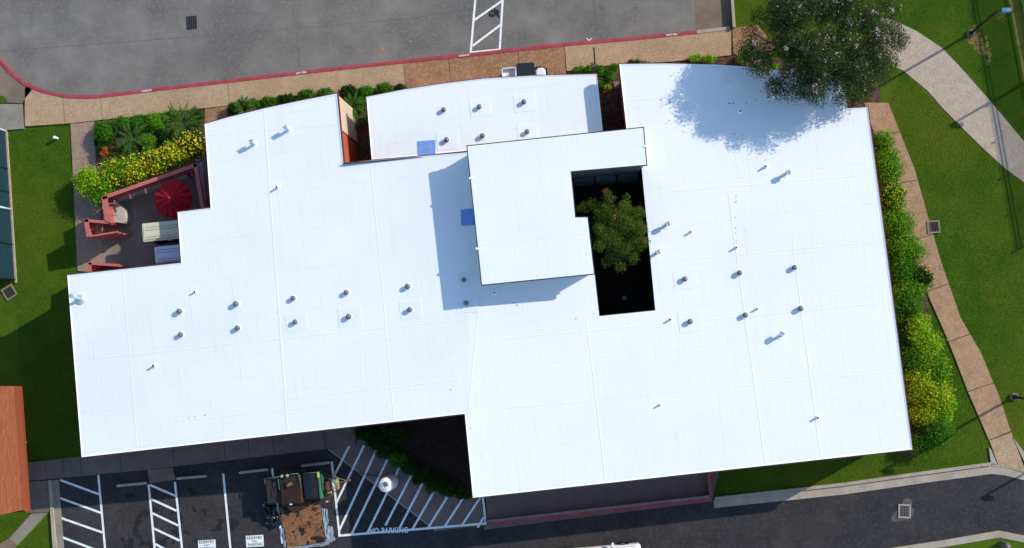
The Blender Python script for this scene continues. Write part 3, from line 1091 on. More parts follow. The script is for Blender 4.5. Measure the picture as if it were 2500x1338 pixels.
# raised lap seams of the membrane
def seam(x0, y0, x1, y1, w_, b_):
    r_ = random.Random(int(x0 + y1))
    n = 14
    pts = []
    for i in range(n + 1):
        t_ = i / n
        q_ = PR(x0 + (x1 - x0) * t_ + r_.uniform(-.7, .7), y0 + (y1 - y0) * t_ + r_.uniform(-.7, .7))
        pts.append(q_)
    cut = []
    for a_, c_ in zip(pts, pts[1:]):
        cut.append(a_)
        if (a_.x - RX) * (c_.x - RX) < 0:
            cut.append(a_.lerp(c_, (RX - a_.x) / (c_.x - a_.x)))
    cut.append(pts[-1])
    L_, R2 = offset_line(cut, -w_ / 2), offset_line(cut, w_ / 2)
    m = len(cut)
    vs = [(p_.x, p_.y, zr(p_.x) + .002) for p_ in L_] + [(p_.x, p_.y, zr(p_.x) + .009) for p_ in cut] + [(p_.x, p_.y, zr(p_.x) + .002) for p_ in R2]
    fs = []
    for i in range(m - 1):
        for k_ in (0, m):
            fs.append([k_ + i, k_ + m + i, k_ + m + i + 1, k_ + i + 1])
    b_.add(vs, fs)


for sx0, sy0, sx1, sy1, sw in ((645, 268, 702, 1052, .16), (1168, 765, 1143, 1005, .14), (1778, 470, 1868, 1132, .10), (1432, 780, 1478, 1172, .10), (1935, 595, 2004, 1115, .09), (690, 975, 1132, 926, .07),
                               (182, 880, 1150, 778, .08), (1172, 832, 2160, 739, .08), (1172, 1003, 2180, 907, .07), (430, 1029, 850, 984, .07), (505, 330, 828, 303, .06), (1606, 470, 2110, 427, .07),
                               (1533, 245, 2060, 205, .06), (300, 665, 335, 1090, .07), (905, 400, 962, 1020, .07), (1600, 640, 2130, 591, .06), (190, 960, 640, 915, .05)):
    b2 = MB()
    seam(sx0, sy0, sx1, sy1, sw * .8, b2)
    b2.build('membrane_seam', M_roof, roof)
# blue pads
p = [P(x, y, ZM + .03) for x, y in ((1020, 344.5), (1063, 341.5), (1063, 377), (1021, 381))]
o = MB().prism([Vector(q[:2]) for q in p], ZM + .001, ZM + .03, bottom=True).build('roof_mat', M_bluepad)
tag(o, 'pale blue mat on the lower middle roof against the step', 'roof mat', 'blue mats on the roof')
p = [PR(x, y, .03) for x, y in ((1125, 512), (1163, 508.5), (1167, 548), (1126, 551))]
zz = zr(p[0].x)
o = MB().prism(p, zz - .01, zz + .03, bottom=True).build('roof_mat', M_bluepad)
tag(o, 'dark blue mat in the shade west of the raised block', 'roof mat', 'blue mats on the roof')

# ------------------------------------------------------------ neighbouring roofs
mt = mat('teal_mesh', (.006, .026, .038), (.010, .04, .056), 2, rough=.5, spec=.3, stretch=((9, 9, 26), 0))
SB = [P(14, 321, 0), P(26, 505, 0), P(36.5, 682, 0)]
ff = thing('screen_fence', SB[0], 'tall court fence with dark teal mesh and two white posts along the northwest lawn', 'fence')
FH = 3.4
for (pa, pb) in ((SB[0], SB[1]), (SB[1], SB[2]), (SB[2], P(-190, 700, 0))):
    q = MB().strip(pa, pb, .02, .12, FH)
    q.build('mesh_panel', mt, ff)
    q = MB()
    dd_ = pb - pa
    nseg = int(dd_.length / .16)
    for i in range(1, nseg):
        p_ = pa + dd_ * (i / nseg)
        q.tube((p_.x + .018, p_.y, .12), (p_.x + .018, p_.y, FH), .012, 4, cap=False)
    for i in range(1, 20):
        q.tube((pa.x + .018, pa.y, .12 + i * (FH - .12) / 20), (pb.x + .018, pb.y, .12 + i * (FH - .12) / 20), .008, 4, cap=False)
    q.build('wire_mesh', mat('teal_wire', (.014, .06, .085), rough=.4), ff)
    for zz in (.08, FH):
        MB().tube((pa.x, pa.y, zz), (pb.x, pb.y, zz), .035, 6).build('rail', M_post, ff)
for (x, y, wh) in ((14, 321, 1), (19, 413, 0), (22.5, 470, 0), (27, 512, 1), (31, 597, 0), (36.5, 682, 0)):
    p_ = P(x, y, 0)
    q = MB().tube((p_.x + .05, p_.y, 0), (p_.x + .05, p_.y, FH + (.1 if wh else 0)), .065 if wh else .04, 8)
    q.build('post', M_whiteedge if wh else M_post, ff)
struct('kerb', MB().strip(P(15, 322, .1), P(38, 690, .1), .1, 0, .1), M_kerb, 'thin concrete edge below the teal mesh fence', 'kerb')

t = thing('orange_roof_building', P(-60, 1100, 0), 'small building with a bright orange standing seam roof at the lower left edge', 'building')
mo = mat('orange_metal_roof', (.40, .108, .036), (.32, .082, .028), 1.6, rough=.55, stretch=((6, .6, 1), 4), bump=.25, bscale=3, fine=(3, (.52, .18, .07)))
A, B, Cc, D = P(-260, 943, 2.9), P(36, 943, 2.85), P(56, 1245, 2.85), P(-260, 1312, 2.9)
E, G = P(49, 943, 2.5), P(70, 1252, 2.5)
r_ = MB().add([A, B, Cc, D, E, G], [[3, 2, 1, 0], [1, 2, 5, 4]])
r_.build('roof', mo, t)
rb = MB()
MB().add([B, Cc, G, E], [[3, 2, 1, 0][::-1]]).add([p_ + Vector((0, 0, .012)) for p_ in (B, E, G, Cc)], [[3, 2, 1, 0]]).build('roof_flank', mat('orange_trim', (.20, .045, .015)), t)
fa = MB()
for a_, c_ in ((D, G), (G, E), (E, A)):
    fa.add([a_, c_, c_ + Vector((0, 0, -.25)), a_ + Vector((0, 0, -.25))], [[0, 1, 2, 3]])
fa.build('fascia', MATS['orange_trim'], t)
MB().prism(PL([(-260, 975), (-30, 975), (-15, 1215), (-260, 1270)], 2.4), 0, 2.4).build('wall', M_brick, t)
dsp = P(62, 1080, 1.0)
q = MB()
q.tube(P(63, 1125, .2), P(63, 1090, .9), .03, 6)
q.tube(P(63, 1090, .9), P(61, 1081, 1.0), .045, 6)
q.tube(P(61, 1081, 1.0), P(65, 1079, 1.0), .045, 6)
q.build('downpipe', M_white, t)


# ------------------------------------------------------------ vegetation
def leafmesh(name, blobs, n, size, m, parent, seed=1, up=.35, fill=.45, elong=2.0, flat=.5, lo=-.35):
    rng = np.random.default_rng(seed)
    B_ = np.array(blobs, float)
    wgt = (B_[:, 3] * B_[:, 4] + B_[:, 3] * B_[:, 5]) ** 1.0
    idx = rng.choice(len(B_), n, p=wgt / wgt.sum())
    b3 = B_[idx]
    dv = rng.normal(size=(n, 3))
    dv /= np.linalg.norm(dv, axis=1)[:, None]
    dv[:, 2] = np.where(dv[:, 2] < lo, -dv[:, 2], dv[:, 2])
    rad = (1 - fill) + fill * rng.random(n) ** .6
    rad *= 1 + .19 * rng.normal(size=n)
    c = b3[:, :3] + dv * b3[:, 3:6] * rad[:, None]
    c[:, 2] = np.maximum(c[:, 2], .05)
    nr_ = dv * flat + rng.normal(size=(n, 3)) * .55 + np.array([0, 0, up])
    nr_ /= np.linalg.norm(nr_, axis=1)[:, None]
    t1 = np.cross(nr_, rng.normal(size=(n, 3)))
    t1 /= np.linalg.norm(t1, axis=1)[:, None]
    t2 = np.cross(nr_, t1)
    s_ = size * (.6 + .8 * rng.random(n))[:, None]
    v0 = c - t1 * s_ * .5
    v1 = c + t2 * s_ * (.5 / elong) + nr_ * s_ * .08
    v2 = c + t1 * s_ * .5
    v3 = c - t2 * s_ * (.5 / elong) + nr_ * s_ * .08
    V = np.stack([v0, v1, v2, v3], 1).reshape(-1, 3)
    off = wloc(parent) if parent is not None else Vector()
    V -= np.array(off[:])
    me = bpy.data.meshes.new(name)
    me.vertices.add(4 * n)
    me.vertices.foreach_set('co', V.ravel())
    me.loops.add(4 * n)
    me.loops.foreach_set('vertex_index', np.arange(4 * n, dtype=np.int32))
    me.polygons.add(n)
    me.polygons.foreach_set('loop_start', np.arange(0, 4 * n, 4, dtype=np.int32))
    me.polygons.foreach_set('loop_total', np.full(n, 4, dtype=np.int32))
    me.materials.append(m)
    me.update(calc_edges=True)
    me.validate()
    o = bpy.data.objects.new(name, me)
    C.objects.link(o)
    if parent is not None:
        o.parent = parent
        WL[o.name] = wloc(parent)
    return o


def leafmat(name, a, b2, c3=None):
    return mat(name, a, b2, island=True, rough=.75, spec=.08, trans=.3, c3=c3, scale3=.8)


L_dark = leafmat('leaf_dark', (.026, .050, .010), (.088, .122, .030))
L_green = leafmat('leaf_green', (.028, .12, .008), (.085, .25, .014))
L_bright = leafmat('leaf_bright', (.06, .20, .008), (.17, .37, .016))
L_lime = leafmat('leaf_lime', (.14, .32, .010), (.30, .52, .02))
L_yel = leafmat('flower_yellow', (.60, .46, .015), (.74, .62, .03))
L_fl = leafmat('flower_lime', (.50, .50, .015), (.66, .64, .03))
L_yg = leafmat('leaf_yellow_green', (.14, .28, .010), (.42, .52, .02))
L_olive = leafmat('leaf_olive', (.032, .070, .008), (.11, .15, .022))
L_pink = leafmat('blossom_pink', (.5, .28, .36), (.72, .5, .58))
L_red = leafmat('blossom_red', (.45, .06, .035), (.62, .16, .07))
L_orange = leafmat('leaf_orange', (.30, .08, .012), (.5, .18, .02))
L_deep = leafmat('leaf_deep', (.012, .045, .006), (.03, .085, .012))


def crown_blobs(cx, cy, cz, rx, ry, rz, n, br, seed, lo=-.5):
    r = random.Random(seed)
    out = []
    while len(out) < n:
        v3 = Vector((r.gauss(0, 1), r.gauss(0, 1), r.gauss(0, 1))).normalized()
        if v3.z < lo:
            v3.z = -v3.z
        k = r.uniform(.55, 1.0)
        s_ = br * r.uniform(.6, 1.3)
        out.append((cx + v3.x * rx * k, cy + v3.y * ry * k, cz + v3.z * rz * k, s_, s_, s_ * .75))
    return out


def limbs(root, base, top, blobs, r0, seed, n=9):
    r = random.Random(seed)
    q = MB()
    fork = base.lerp(top, .35)
    q.tube(base, fork, r0, 10, 0, r0 * .75)
    for k in range(n):
        b3 = blobs[r.randrange(len(blobs))]
        e_ = Vector(b3[:3])
        m_ = fork.lerp(e_, .5) + Vector((r.uniform(-.2, .2), r.uniform(-.2, .2), .3))
        q.tube(fork, m_, r0 * .5, 7, 0, r0 * .32)
        q.tube(m_, e_, r0 * .32, 6, 0, r0 * .1)
    q.build('trunk', M_bark, root)


# big crape myrtle at the north east corner
c = P(2015, 95, 6.2)
tb = thing('crape_myrtle', (c.x - .3, c.y - .2, 0), 'large dark green tree with pink blossoms over the north east roof corner', 'tree')
bl = crown_blobs(c.x, c.y, 5.9, 3.75, 3.0, 1.75, 150, .62, 11, lo=-.25)
bl += [(c.x + math.cos(a_) * 3.6, c.y + math.sin(a_) * 2.9, 5.5 + random.uniform(-.5, .6), .5, .5, .4) for a_ in [k * .33 for k in range(19)]]
for (x, y, zz, r_) in ((2105, 232, 5.0, .55), (2100, 205, 5.2, .7), (2120, 185, 5.3, .8), (2150, 160, 5.4, .8), (1865, 160, 5.6, .5), (1990, 195, 5.6, .5), (2030, 190, 5.6, .5), (2185, 100, 5.6, .7), (1955, 180, 5.6, .55), (2080, 180, 5.4, .7), (2060, 165, 5.5, .7), (1940, 150, 5.8, .7)):
    p = P(x, y, zz)
    bl.append((p.x, p.y, zz, r_, r_, r_ * .7))
limbs(tb, Vector((c.x - .3, c.y - .2, 0)), Vector((c.x, c.y, 6)), bl, .16, 5, 16)
leafmesh('crown', bl, 105000, .088, L_dark, tb, 21, up=.3, fill=.6, elong=2.2)
rb_ = random.Random(4)
fb = []
for k in range(60):
    b3 = bl[rb_.randrange(150)]
    fb.append((b3[0] + rb_.uniform(-.2, .2), b3[1] + rb_.uniform(-.2, .2), b3[2] + b3[5] * .8, .13, .13, .09))
leafmesh('blossom', fb, 800, .075, L_pink, tb, 22, up=.8, elong=1.2)
leafmesh('blossom', bl[:150], 1900, .07, leafmat('blossom_faded', (.42, .3, .3), (.6, .45, .45)), tb, 23, up=.8, elong=1.3, lo=.2)

# courtyard tree
c = P(1509, 560, 5.0)
tb = thing('courtyard_tree', (c.x, c.y - .3, 0), 'small bushy tree with red tinged tips growing in the dark courtyard', 'tree')
bl = crown_blobs(c.x, c.y, 4.6, 1.25, 1.5, 1.15, 60, .36, 31, lo=-.3)
for (x, y, zz, r_) in ((1480, 468, 5.0, .22), (1487, 485, 5.0, .32), (1432, 505, 4.4, .32), (1450, 500, 4.6, .35), (1415, 510, 4.2, .2), (1530, 482, 4.8, .2), (1560, 520, 5.2, .33), (1568, 560, 5.6, .3), (1572, 590, 5.4, .3),
                       (1515, 650, 4.7, .33), (1480, 640, 4.5, .3), (1545, 630, 4.8, .33), (1462, 560, 5.6, .32), (1462, 600, 5.6, .3)):
    p = P(x, y, zz)
    bl.append((p.x, p.y, zz, r_, r_, r_ * .8))
limbs(tb, Vector((c.x, c.y - .3, 0)), Vector((c.x, c.y, 4.6)), bl, .09, 6, 12)
leafmesh('crown', bl, 26000, .072, L_olive, tb, 41, up=.5, fill=.5)
fb = [(bl[k][0], bl[k][1], bl[k][2] + bl[k][5] * .7, .14, .14, .1) for k in range(0, len(bl), 4)]
leafmesh('blossom', fb, 260, .07, L_red, tb, 42, up=.8)

SHR = []


def shrub(name, px, py, rx, ry, h, m, label, cat='shrub', group=None, n=900, size=.09, flower=None, fn=120, fsize=.07, seed=None, nb=9, up=.4, elong=2.0):
    seed = seed or (int(px * 7 + py) % 9973)
    c_ = P(px, py, h * .7)
    t_ = thing(name, (c_.x, c_.y, 0), label, cat, group)
    RXm, RYm = rx / 45, ry / 45
    bl_ = crown_blobs(c_.x, c_.y, h * .55, RXm * .62, RYm * .62, h * .35, nb, max(.12, min(RXm, RYm) * .42), seed, lo=-.2)
    bl_.append((c_.x, c_.y, h * .45, RXm * .7, RYm * .7, h * .4))
    q = MB()
    r = random.Random(seed)
    for k in range(4):
        b3 = bl_[r.randrange(nb)]
        q.tube((c_.x + r.uniform(-.1, .1), c_.y + r.uniform(-.1, .1), 0), b3[:3], .02, 5, 0, .008)
    q.build('stem', M_bark, t_)
    leafmesh('foliage', bl_, n, size, m, t_, seed, up=up, fill=.5, elong=elong)
    if flower:
        fb_ = [(b3[0], b3[1], b3[2] + b3[5] * .15, b3[3] * 1.05, b3[4] * 1.05, b3[5]) for b3 in bl_[:-1]]
        leafmesh('blossom', fb_, fn, fsize, flower, t_, seed + 1, up=.9, elong=1.15, lo=.25, fill=.15)
    return t_


# east hedge
EH = [
    (2152, 350, 24, 26, 1.0, L_bright, None, 0, 'feathery bright green shrub, northernmost of the east hedge'),
    (2168, 402, 28, 36, 1.2, L_bright, L_yel, 60, 'feathery bright green shrub with a few yellow blooms beside the path'),
    (2172, 486, 26, 36, 1.2, L_green, L_yel, 520, 'yellow flowering shrub in the narrow upper part of the east hedge'),
    (2188, 552, 36, 38, 1.3, L_bright, None, 0, 'spiky bright green shrub reaching over the path opposite the drain'),
    (2205, 610, 40, 36, 1.4, L_bright, None, 0, 'widest spiky green shrub below the drain'),
    (2188, 655, 32, 32, 1.3, L_green, None, 0, 'mid green shrub close to the east wall'),
    (2215, 700, 38, 34, 1.3, L_bright, None, 0, 'loose green shrub west of the round dark shrub'),
    (2250, 682, 22, 30, 1.1, L_deep, L_yel, 110, 'round dark shrub with yellow flowers standing in the path edge'),
    (2208, 752, 34, 32, 1.2, L_green, None, 0, 'dull green shrub midway down the hedge'),
    (2238, 800, 30, 40, 1.2, L_lime, L_yel, 90, 'lime shrub at the middle of the east hedge'),
    (2205, 822, 24, 38, 1.1, L_deep, None, 0, 'blue green shrub against the wall next to the lime shrub'),
    (2258, 850, 30, 34, 1.2, L_lime, L_yel, 60, 'lime green shrub above the broad yellow flowering mass'),
    (2228, 880, 30, 38, 1.2, L_green, None, 0, 'plain green shrub against the wall in the lower hedge'),
    (2275, 902, 34, 34, 1.2, L_bright, L_yel, 100, 'green shrub with yellow tips at the outer side of the hedge'),
    (2235, 945, 34, 36, 1.3, L_yg, L_yel, 220, 'yellow green flowering shrub close to the wall'),
    (2278, 962, 34, 38, 1.3, L_yg, L_yel, 240, 'broad yellow green flowering shrub in the bulge of the hedge'),
    (2300, 1000, 24, 38, 1.1, L_lime, None, 0, 'lime green shrub at the outermost bulge of the hedge'),
    (2252, 1005, 28, 30, 1.2, L_yg, L_yel, 120, 'yellowish shrub beside the bare soil patch'),
    (2282, 1052, 28, 34, 1.1, L_green, L_red, 25, 'green shrub with tiny red flowers near the hedge end'),
    (2250, 1085, 26, 24, .9, L_green, None, 0, 'last green shrub at the south end of the hedge'),
]
for (x, y, rx, ry, h, m, fl_, fn_, lab) in EH:
    shrub('hedge_shrub', x + 2, y, rx * 1.5, ry * 1.5, h, m, lab, 'shrub', 'shrubs of the east hedge', n=int(3.6 * rx * ry), size=.14, flower=(L_fl if fl_ is L_yel else fl_), fn=int(fn_ * .9), fsize=.07, nb=26, elong=3.4)
# top left bed
TB = [
    (255, 322, 24, 24, .7, L_green, 'dark green mound at the left end of the bed'),
    (252, 352, 20, 20, .6, L_deep, 'low dark shrub between the mound and the orange plant'),
    (300, 300, 28, 16, .6, L_green, 'low green mound behind the left cycad'),
    (345, 298, 26, 18, .6, L_green, 'green mound at the middle of the pavement edge'),
    (385, 300, 26, 24, .7, L_bright, 'brighter green mound between the two cycads'),
    (362, 345, 20, 20, .7, L_bright, 'bright round shrub right of the left cycad'),
    (400, 330, 22, 18, .5, L_deep, 'dark low shrub under the right cycad'),
    (478, 285, 20, 18, .4, L_deep, 'low dark plant in the top right corner of the bed'),
    (420, 278, 22, 10, .4, L_green, 'thin strip of green plants along the pavement'),
]
for (x, y, rx, ry, h, m, lab) in TB:
    shrub('bed_shrub', x, y, rx * 1.35, ry * 1.35, h, m, lab, 'shrub', 'green mounds of the patio bed', n=int(6 * rx * ry), size=.09, nb=16)
YB = [(212, 440, 28, 30, 1.3, L_lime, 70, 'leafy lime shrub at the walk with few yellow flowers'),
      (250, 465, 30, 28, 1.2, L_bright, 60, 'green shrub at the corner of the patio fence'),
      (285, 425, 30, 28, 1.3, L_bright, 230, 'yellow flowering bush, second from the walk'),
      (330, 418, 30, 28, 1.3, L_bright, 420, 'densely yellow flowering bush above the fence'),
      (378, 395, 30, 26, 1.3, L_green, 480, 'yellow flowering bush below the bright round shrub'),
      (425, 378, 30, 26, 1.3, L_bright, 480, 'yellow flowering bush below the right cycad'),
      (470, 352, 28, 28, 1.2, L_deep, 420, 'yellow flowering bush touching the white roof')]
for (x, y, rx, ry, h, m, fn_, lab) in YB:
    shrub('flowering_bush', x, y, rx * 1.75, ry * 1.6, h, m, lab, 'bush', 'yellow flowering bushes by the patio', n=int(6.5 * rx * ry), size=.1, flower=L_yel, fn=int(fn_ * 1.5), fsize=.105, nb=20)
shrub('orange_plant', 254, 372, 12, 24, .9, L_orange, 'withered orange brown plant in the patio bed', 'plant', n=420, size=.09, nb=9)
# bed along the north wall
for k, (x, y, rx, ry, lab) in enumerate([(572, 268, 16, 14, 'first green shrub beside the short walk'), (612, 254, 20, 12, 'green shrub behind the small cycad of the north wall'), (655, 246, 22, 11, 'green shrub a quarter along the curved roof edge'),
                                         (700, 240, 22, 10, 'green shrub halfway along the curved roof edge'), (748, 230, 22, 10, 'green shrub three quarters along the curved roof edge'), (795, 226, 20, 10, 'green shrub by the roof corner'),
                                         (850, 224, 22, 14, 'green shrub in front of the beige wall'), (892, 224, 22, 14, 'green shrub left of the middle wing corner'), (935, 217, 22, 12, 'green shrub above the middle wing corner'), (975, 214, 16, 8, 'rightmost green shrub ending at the brown slabs'),
                                         (885, 250, 18, 16, 'shaded green shrub in the gap between the wings')]):
    shrub('wall_shrub', x, y, rx * 1.6, ry * 1.5, .65, L_green if k % 3 else L_deep, lab, 'shrub', 'green shrubs along the north wall', n=int(9 * rx * ry), size=.09, nb=14)
for k, (x, y, rx, lab) in enumerate([(1411, 172, 12, 'leftmost small round shrub behind the post'), (1436, 171, 11, 'small round shrub right of the post base'), (1462, 170, 13, 'small shrub above the roof corner'),
                                     (1486, 178, 13, 'small shrub at the top of the gap row'), (1488, 193, 12, 'small shrub in the middle of the gap row'), (1467, 201, 11, 'small shrub touching the middle wing roof'), (1484, 184, 9, 'tiny shrub inside the gap row'), (1500, 164, 10, 'small shrub at the east wing corner')]):
    shrub('round_shrub', x, y, rx * 1.35, rx * 1.35, .55, L_green, lab, 'shrub', 'small round shrubs in the gap between the wings', n=700, size=.08, nb=8)
shrub('variegated_plant', 1482, 212, 12, 11, .4, L_yg, 'yellow variegated plant in the gap between the wings', 'plant', n=420, size=.08)
for k, (x, y, rx, ry, lab) in enumerate([(1697, 141, 18, 9, 'lime shrub, leftmost above the east roof edge'), (1730, 144, 20, 10, 'lime shrub right of the leftmost lime shrub'), (1815, 142, 22, 16, 'lime shrub under the left edge of the big tree'), (1888, 163, 14, 9, 'lime shrub peeping below the big tree'),
                                         ]):
    shrub('lime_shrub', x, y, rx * 1.3, ry * 1.4, .5, L_lime, lab, 'shrub', 'lime shrubs north of the east wing', n=int(4 * rx * ry), size=.085, nb=9)
shrub('ground_plant', 1560, 152, 45, 7, .25, L_deep, 'low creeping plants along the east wing edge', 'plant', n=500, size=.07)
shrub('dark_plant', 2085, 235, 18, 26, .6, L_deep, 'dark plant at the notch of the north east roof corner', 'plant', n=800, size=.1)
# south bed hedge
for k, (x, y, rx, ry, lab) in enumerate([(888, 1060, 22, 16, 'leftmost shaded shrub of the south bed'), (915, 1080, 24, 18, 'second shaded shrub of the south bed'), (945, 1100, 22, 20, 'shaded shrub left of the yellowish one'), (972, 1122, 24, 20, 'yellowish green shrub in the south bed'),
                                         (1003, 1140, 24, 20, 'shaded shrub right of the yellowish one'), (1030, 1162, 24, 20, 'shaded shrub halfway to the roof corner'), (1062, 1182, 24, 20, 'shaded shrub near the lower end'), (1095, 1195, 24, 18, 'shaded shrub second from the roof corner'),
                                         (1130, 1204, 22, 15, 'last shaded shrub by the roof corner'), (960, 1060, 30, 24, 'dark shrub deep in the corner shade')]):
    shrub('south_shrub', x, y, rx * 1.45, ry * 1.3, .7, L_green if k == 3 else L_deep, lab, 'shrub', 'shaded shrubs of the south bed', n=2000, size=.1, nb=12)  # darker leaf colour on most of these paints in the bed's deep shade


def cycad(px, py, r, label, seed=1, zc=1.15):
    c_ = P(px, py, zc)
    t_ = thing('cycad', (c_.x, c_.y, 0), label, 'cycad', 'cycads in the beds')
    rr = random.Random(seed)
    MB().tube((c_.x, c_.y, 0), (c_.x, c_.y, zc * .6), .13, 8, 0, .1).build('trunk', M_bark, t_)
    q = MB()
    for k in range(17):
        a_ = k * 2.399 + rr.uniform(-.1, .1)
        ln = r * rr.uniform(.8, 1.08)
        rise = rr.uniform(.15, .55)
        prev = None
        n = 11
        side = Vector((-math.sin(a_), math.cos(a_), 0))
        for i in range(1, n + 1):
            s_ = i / n
            p_ = Vector((c_.x + math.cos(a_) * ln * s_, c_.y + math.sin(a_) * ln * s_, zc * .6 + rise * math.sin(s_ * 2.4) - .15 * s_ * s_))
            if prev is not None:
                q.add([prev - side * .008, p_ - side * .006, p_ + side * .006, prev + side * .008], [[0, 1, 2, 3]])
            fw = Vector((math.cos(a_), math.sin(a_), 0))
            wl_ = .115 * math.sin(math.pi * min(1, s_ * .85 + .12)) + .03
            for sg in (-1, 1):
                tip = p_ + side * sg * wl_ + fw * .07 + Vector((0, 0, .03))
                q.add([p_ - fw * .02, p_ + fw * .065, tip], [[0, 1, 2]])
            prev = p_
    q.build('fronds', leafmat('cycad_leaf', (.03, .085, .012), (.10, .19, .035)), t_)


cycad(318, 335, 1.15, 'cycad with spreading fronds left in the patio bed', 1)
cycad(441, 296, 1.15, 'cycad in the right half of the patio bed near the roof', 2)
cycad(597, 264, .7, 'small cycad beside the curved roof edge', 3, .6)
cycad(862, 258, .95, 'cycad in the shady gap by the beige wall', 4, .7)

def cover(name, px, dens, m, label, h=.35, size=.1, seed=1):
    rg = np.random.default_rng(seed)
    pts = np.array([P(x, y, 0)[:2] for x, y in px])
    mn, mx = pts.min(0), pts.max(0)
    n = int((mx - mn).prod() * dens)
    s_ = rg.random((n, 2)) * (mx - mn) + mn
    ins = np.zeros(n, bool)
    j = len(pts) - 1
    for i in range(len(pts)):
        xi, yi = pts[i]
        xj, yj = pts[j]
        cr = ((yi > s_[:, 1]) != (yj > s_[:, 1])) & (s_[:, 0] < (xj - xi) * (s_[:, 1] - yi) / (yj - yi + 1e-9) + xi)
        ins ^= cr
        j = i
    s_ = s_[ins]
    bl_ = [(x, y, h * .3 + h * .5 * (.5 + .5 * math.sin(x * 3.1) * math.sin(y * 2.7 + 1)), .16, .16, .1) for x, y in s_]
    o = leafmesh(name, bl_, len(bl_) * 9, size, m, None, seed, up=.6, fill=.9)
    return tag(o, label, 'ground cover', kind='stuff')


cover('ground_cover', [(232, 297), (300, 287), (499, 266), (497, 330), (440, 360), (330, 385), (262, 395), (238, 380)], 30, L_green, 'leafy green ground cover of the patio bed', .4, .09, 3)
cover('ground_cover', [(556, 258), (830, 230), (996, 213), (1000, 232), (900, 240), (905, 300), (850, 330), (845, 250), (560, 285)], 55, L_green, 'leafy green ground cover along the north wall', .6, .09, 4)
cover('ground_cover', [(2125, 330), (2150, 320), (2185, 380), (2190, 480), (2235, 600), (2250, 700), (2250, 780), (2290, 880), (2312, 980), (2300, 1060), (2262, 1095), (2222, 1040), (2130, 360)], 30, L_green, 'leafy undergrowth of the east hedge', .6, .1, 5)
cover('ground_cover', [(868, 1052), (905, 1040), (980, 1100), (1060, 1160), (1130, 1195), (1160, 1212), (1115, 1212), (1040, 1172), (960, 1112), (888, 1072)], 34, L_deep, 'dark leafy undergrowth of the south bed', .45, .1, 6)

# grass blades over the lawns that show, one mass
lawns = [[(60, 318), (170, 304), (186, 640), (215, 668), (165, 672), (200, 1112), (66, 1126), (50, 900), (36, 690), (18, 330)],
         [(2205, 175), (2300, 265), (2500, 447), (2500, 1080), (2470, 1050), (2400, 865), (2345, 775), (2298, 640), (2232, 410), (2170, 240)],
         [(1790, 0), (2500, 0), (2500, 340), (2405, 228), (2300, 113), (2195, 52), (1840, 60), (1797, 60)],
         [(1745, 1150), (2210, 1105), (2320, 1010), (2290, 830), (2265, 725), (2330, 880), (2413, 1080), (2419, 1126), (2060, 1176), (1748, 1212)],
         [(75, 1256), (0, 1270), (0, 1300), (20, 1312)], [(118, 1255), (128, 1345), (36, 1345)]]


def blades(polys, dens, m):
    rng = np.random.default_rng(5)
    cs = []
    for pl in polys:
        pts = np.array([P(x, y, 0)[:2] for x, y in pl])
        mn, mx = pts.min(0), pts.max(0)
        n = int((mx - mn).prod() * dens)
        s_ = rng.random((n, 2)) * (mx - mn) + mn
        ins = np.zeros(n, bool)
        j = len(pts) - 1
        for i in range(len(pts)):
            xi, yi = pts[i]
            xj, yj = pts[j]
            with np.errstate(divide='ignore', invalid='ignore'):
                cr = ((yi > s_[:, 1]) != (yj > s_[:, 1])) & (s_[:, 0] < (xj - xi) * (s_[:, 1] - yi) / (yj - yi) + xi)
            ins ^= cr
            j = i
        cs.append(s_[ins])
    c_ = np.concatenate(cs)
    n = len(c_)
    a_ = rng.random(n) * 6.283
    h = .015 + .02 * rng.random(n)
    w_ = .022 + .02 * rng.random(n)
    ln = .03 + .05 * rng.random(n)
    dx = np.stack([np.cos(a_), np.sin(a_)], 1)
    dy = np.stack([-np.sin(a_), np.cos(a_)], 1)
    z0 = np.full((n, 1), .0)
    v0 = np.concatenate([c_ - dy * w_[:, None] / 2, z0], 1)
    v1 = np.concatenate([c_ + dy * w_[:, None] / 2, z0], 1)
    v2 = np.concatenate([c_ + dx * ln[:, None], h[:, None]], 1)
    V = np.stack([v0, v1, v2], 1).reshape(-1, 3)
    me = bpy.data.meshes.new('grass')
    me.vertices.add(3 * n)
    me.vertices.foreach_set('co', V.ravel())
    me.loops.add(3 * n)
    me.loops.foreach_set('vertex_index', np.arange(3 * n, dtype=np.int32))
    me.polygons.add(n)
    me.polygons.foreach_set('loop_start', np.arange(0, 3 * n, 3, dtype=np.int32))
    me.polygons.foreach_set('loop_total', np.full(n, 3, dtype=np.int32))
    me.materials.append(m)
    me.update(calc_edges=True)
    o = bpy.data.objects.new('grass', me)
    C.objects.link(o)
    return tag(o, 'short mown grass blades of the lawns around the building', 'grass', kind='stuff')


blades(lawns, 420, M_blade)


# ------------------------------------------------------------ lamp posts
def lamp(px, py, label, h=4.5):
    c_ = P(px, py, 0)
    t_ = thing('lamp_post', c_, label, 'lamp post', 'dark lamp posts of the east lawn')
    part('footing', MB().lathe([(.21, 0), (.21, .1), (.18, .14)], n=20), mat('footing', (.24, .19, .13), (.17, .13, .09), 5), t_)
    part('pole', MB().tube((0, 0, .14), (0, 0, h), .075, 10, 0, .055).box((0, 0, .17), (.26, .26, .06)), M_post, t_)
    q = MB().tube((0, 0, h - .05), (.2, 0, h + .02), .035, 8)
    part('arm', q, M_post, t_)
    q = MB().box((.40, 0, h + .02), (.48, .24, .12), 0, 0, bev=.05).box((.46, 0, h + .085), (.22, .1, .02), 0, 1)
    part('lamp_head', q, [M_lamphead, mat('lamp_cell', (.16, .3, .36), rough=.3)], t_)


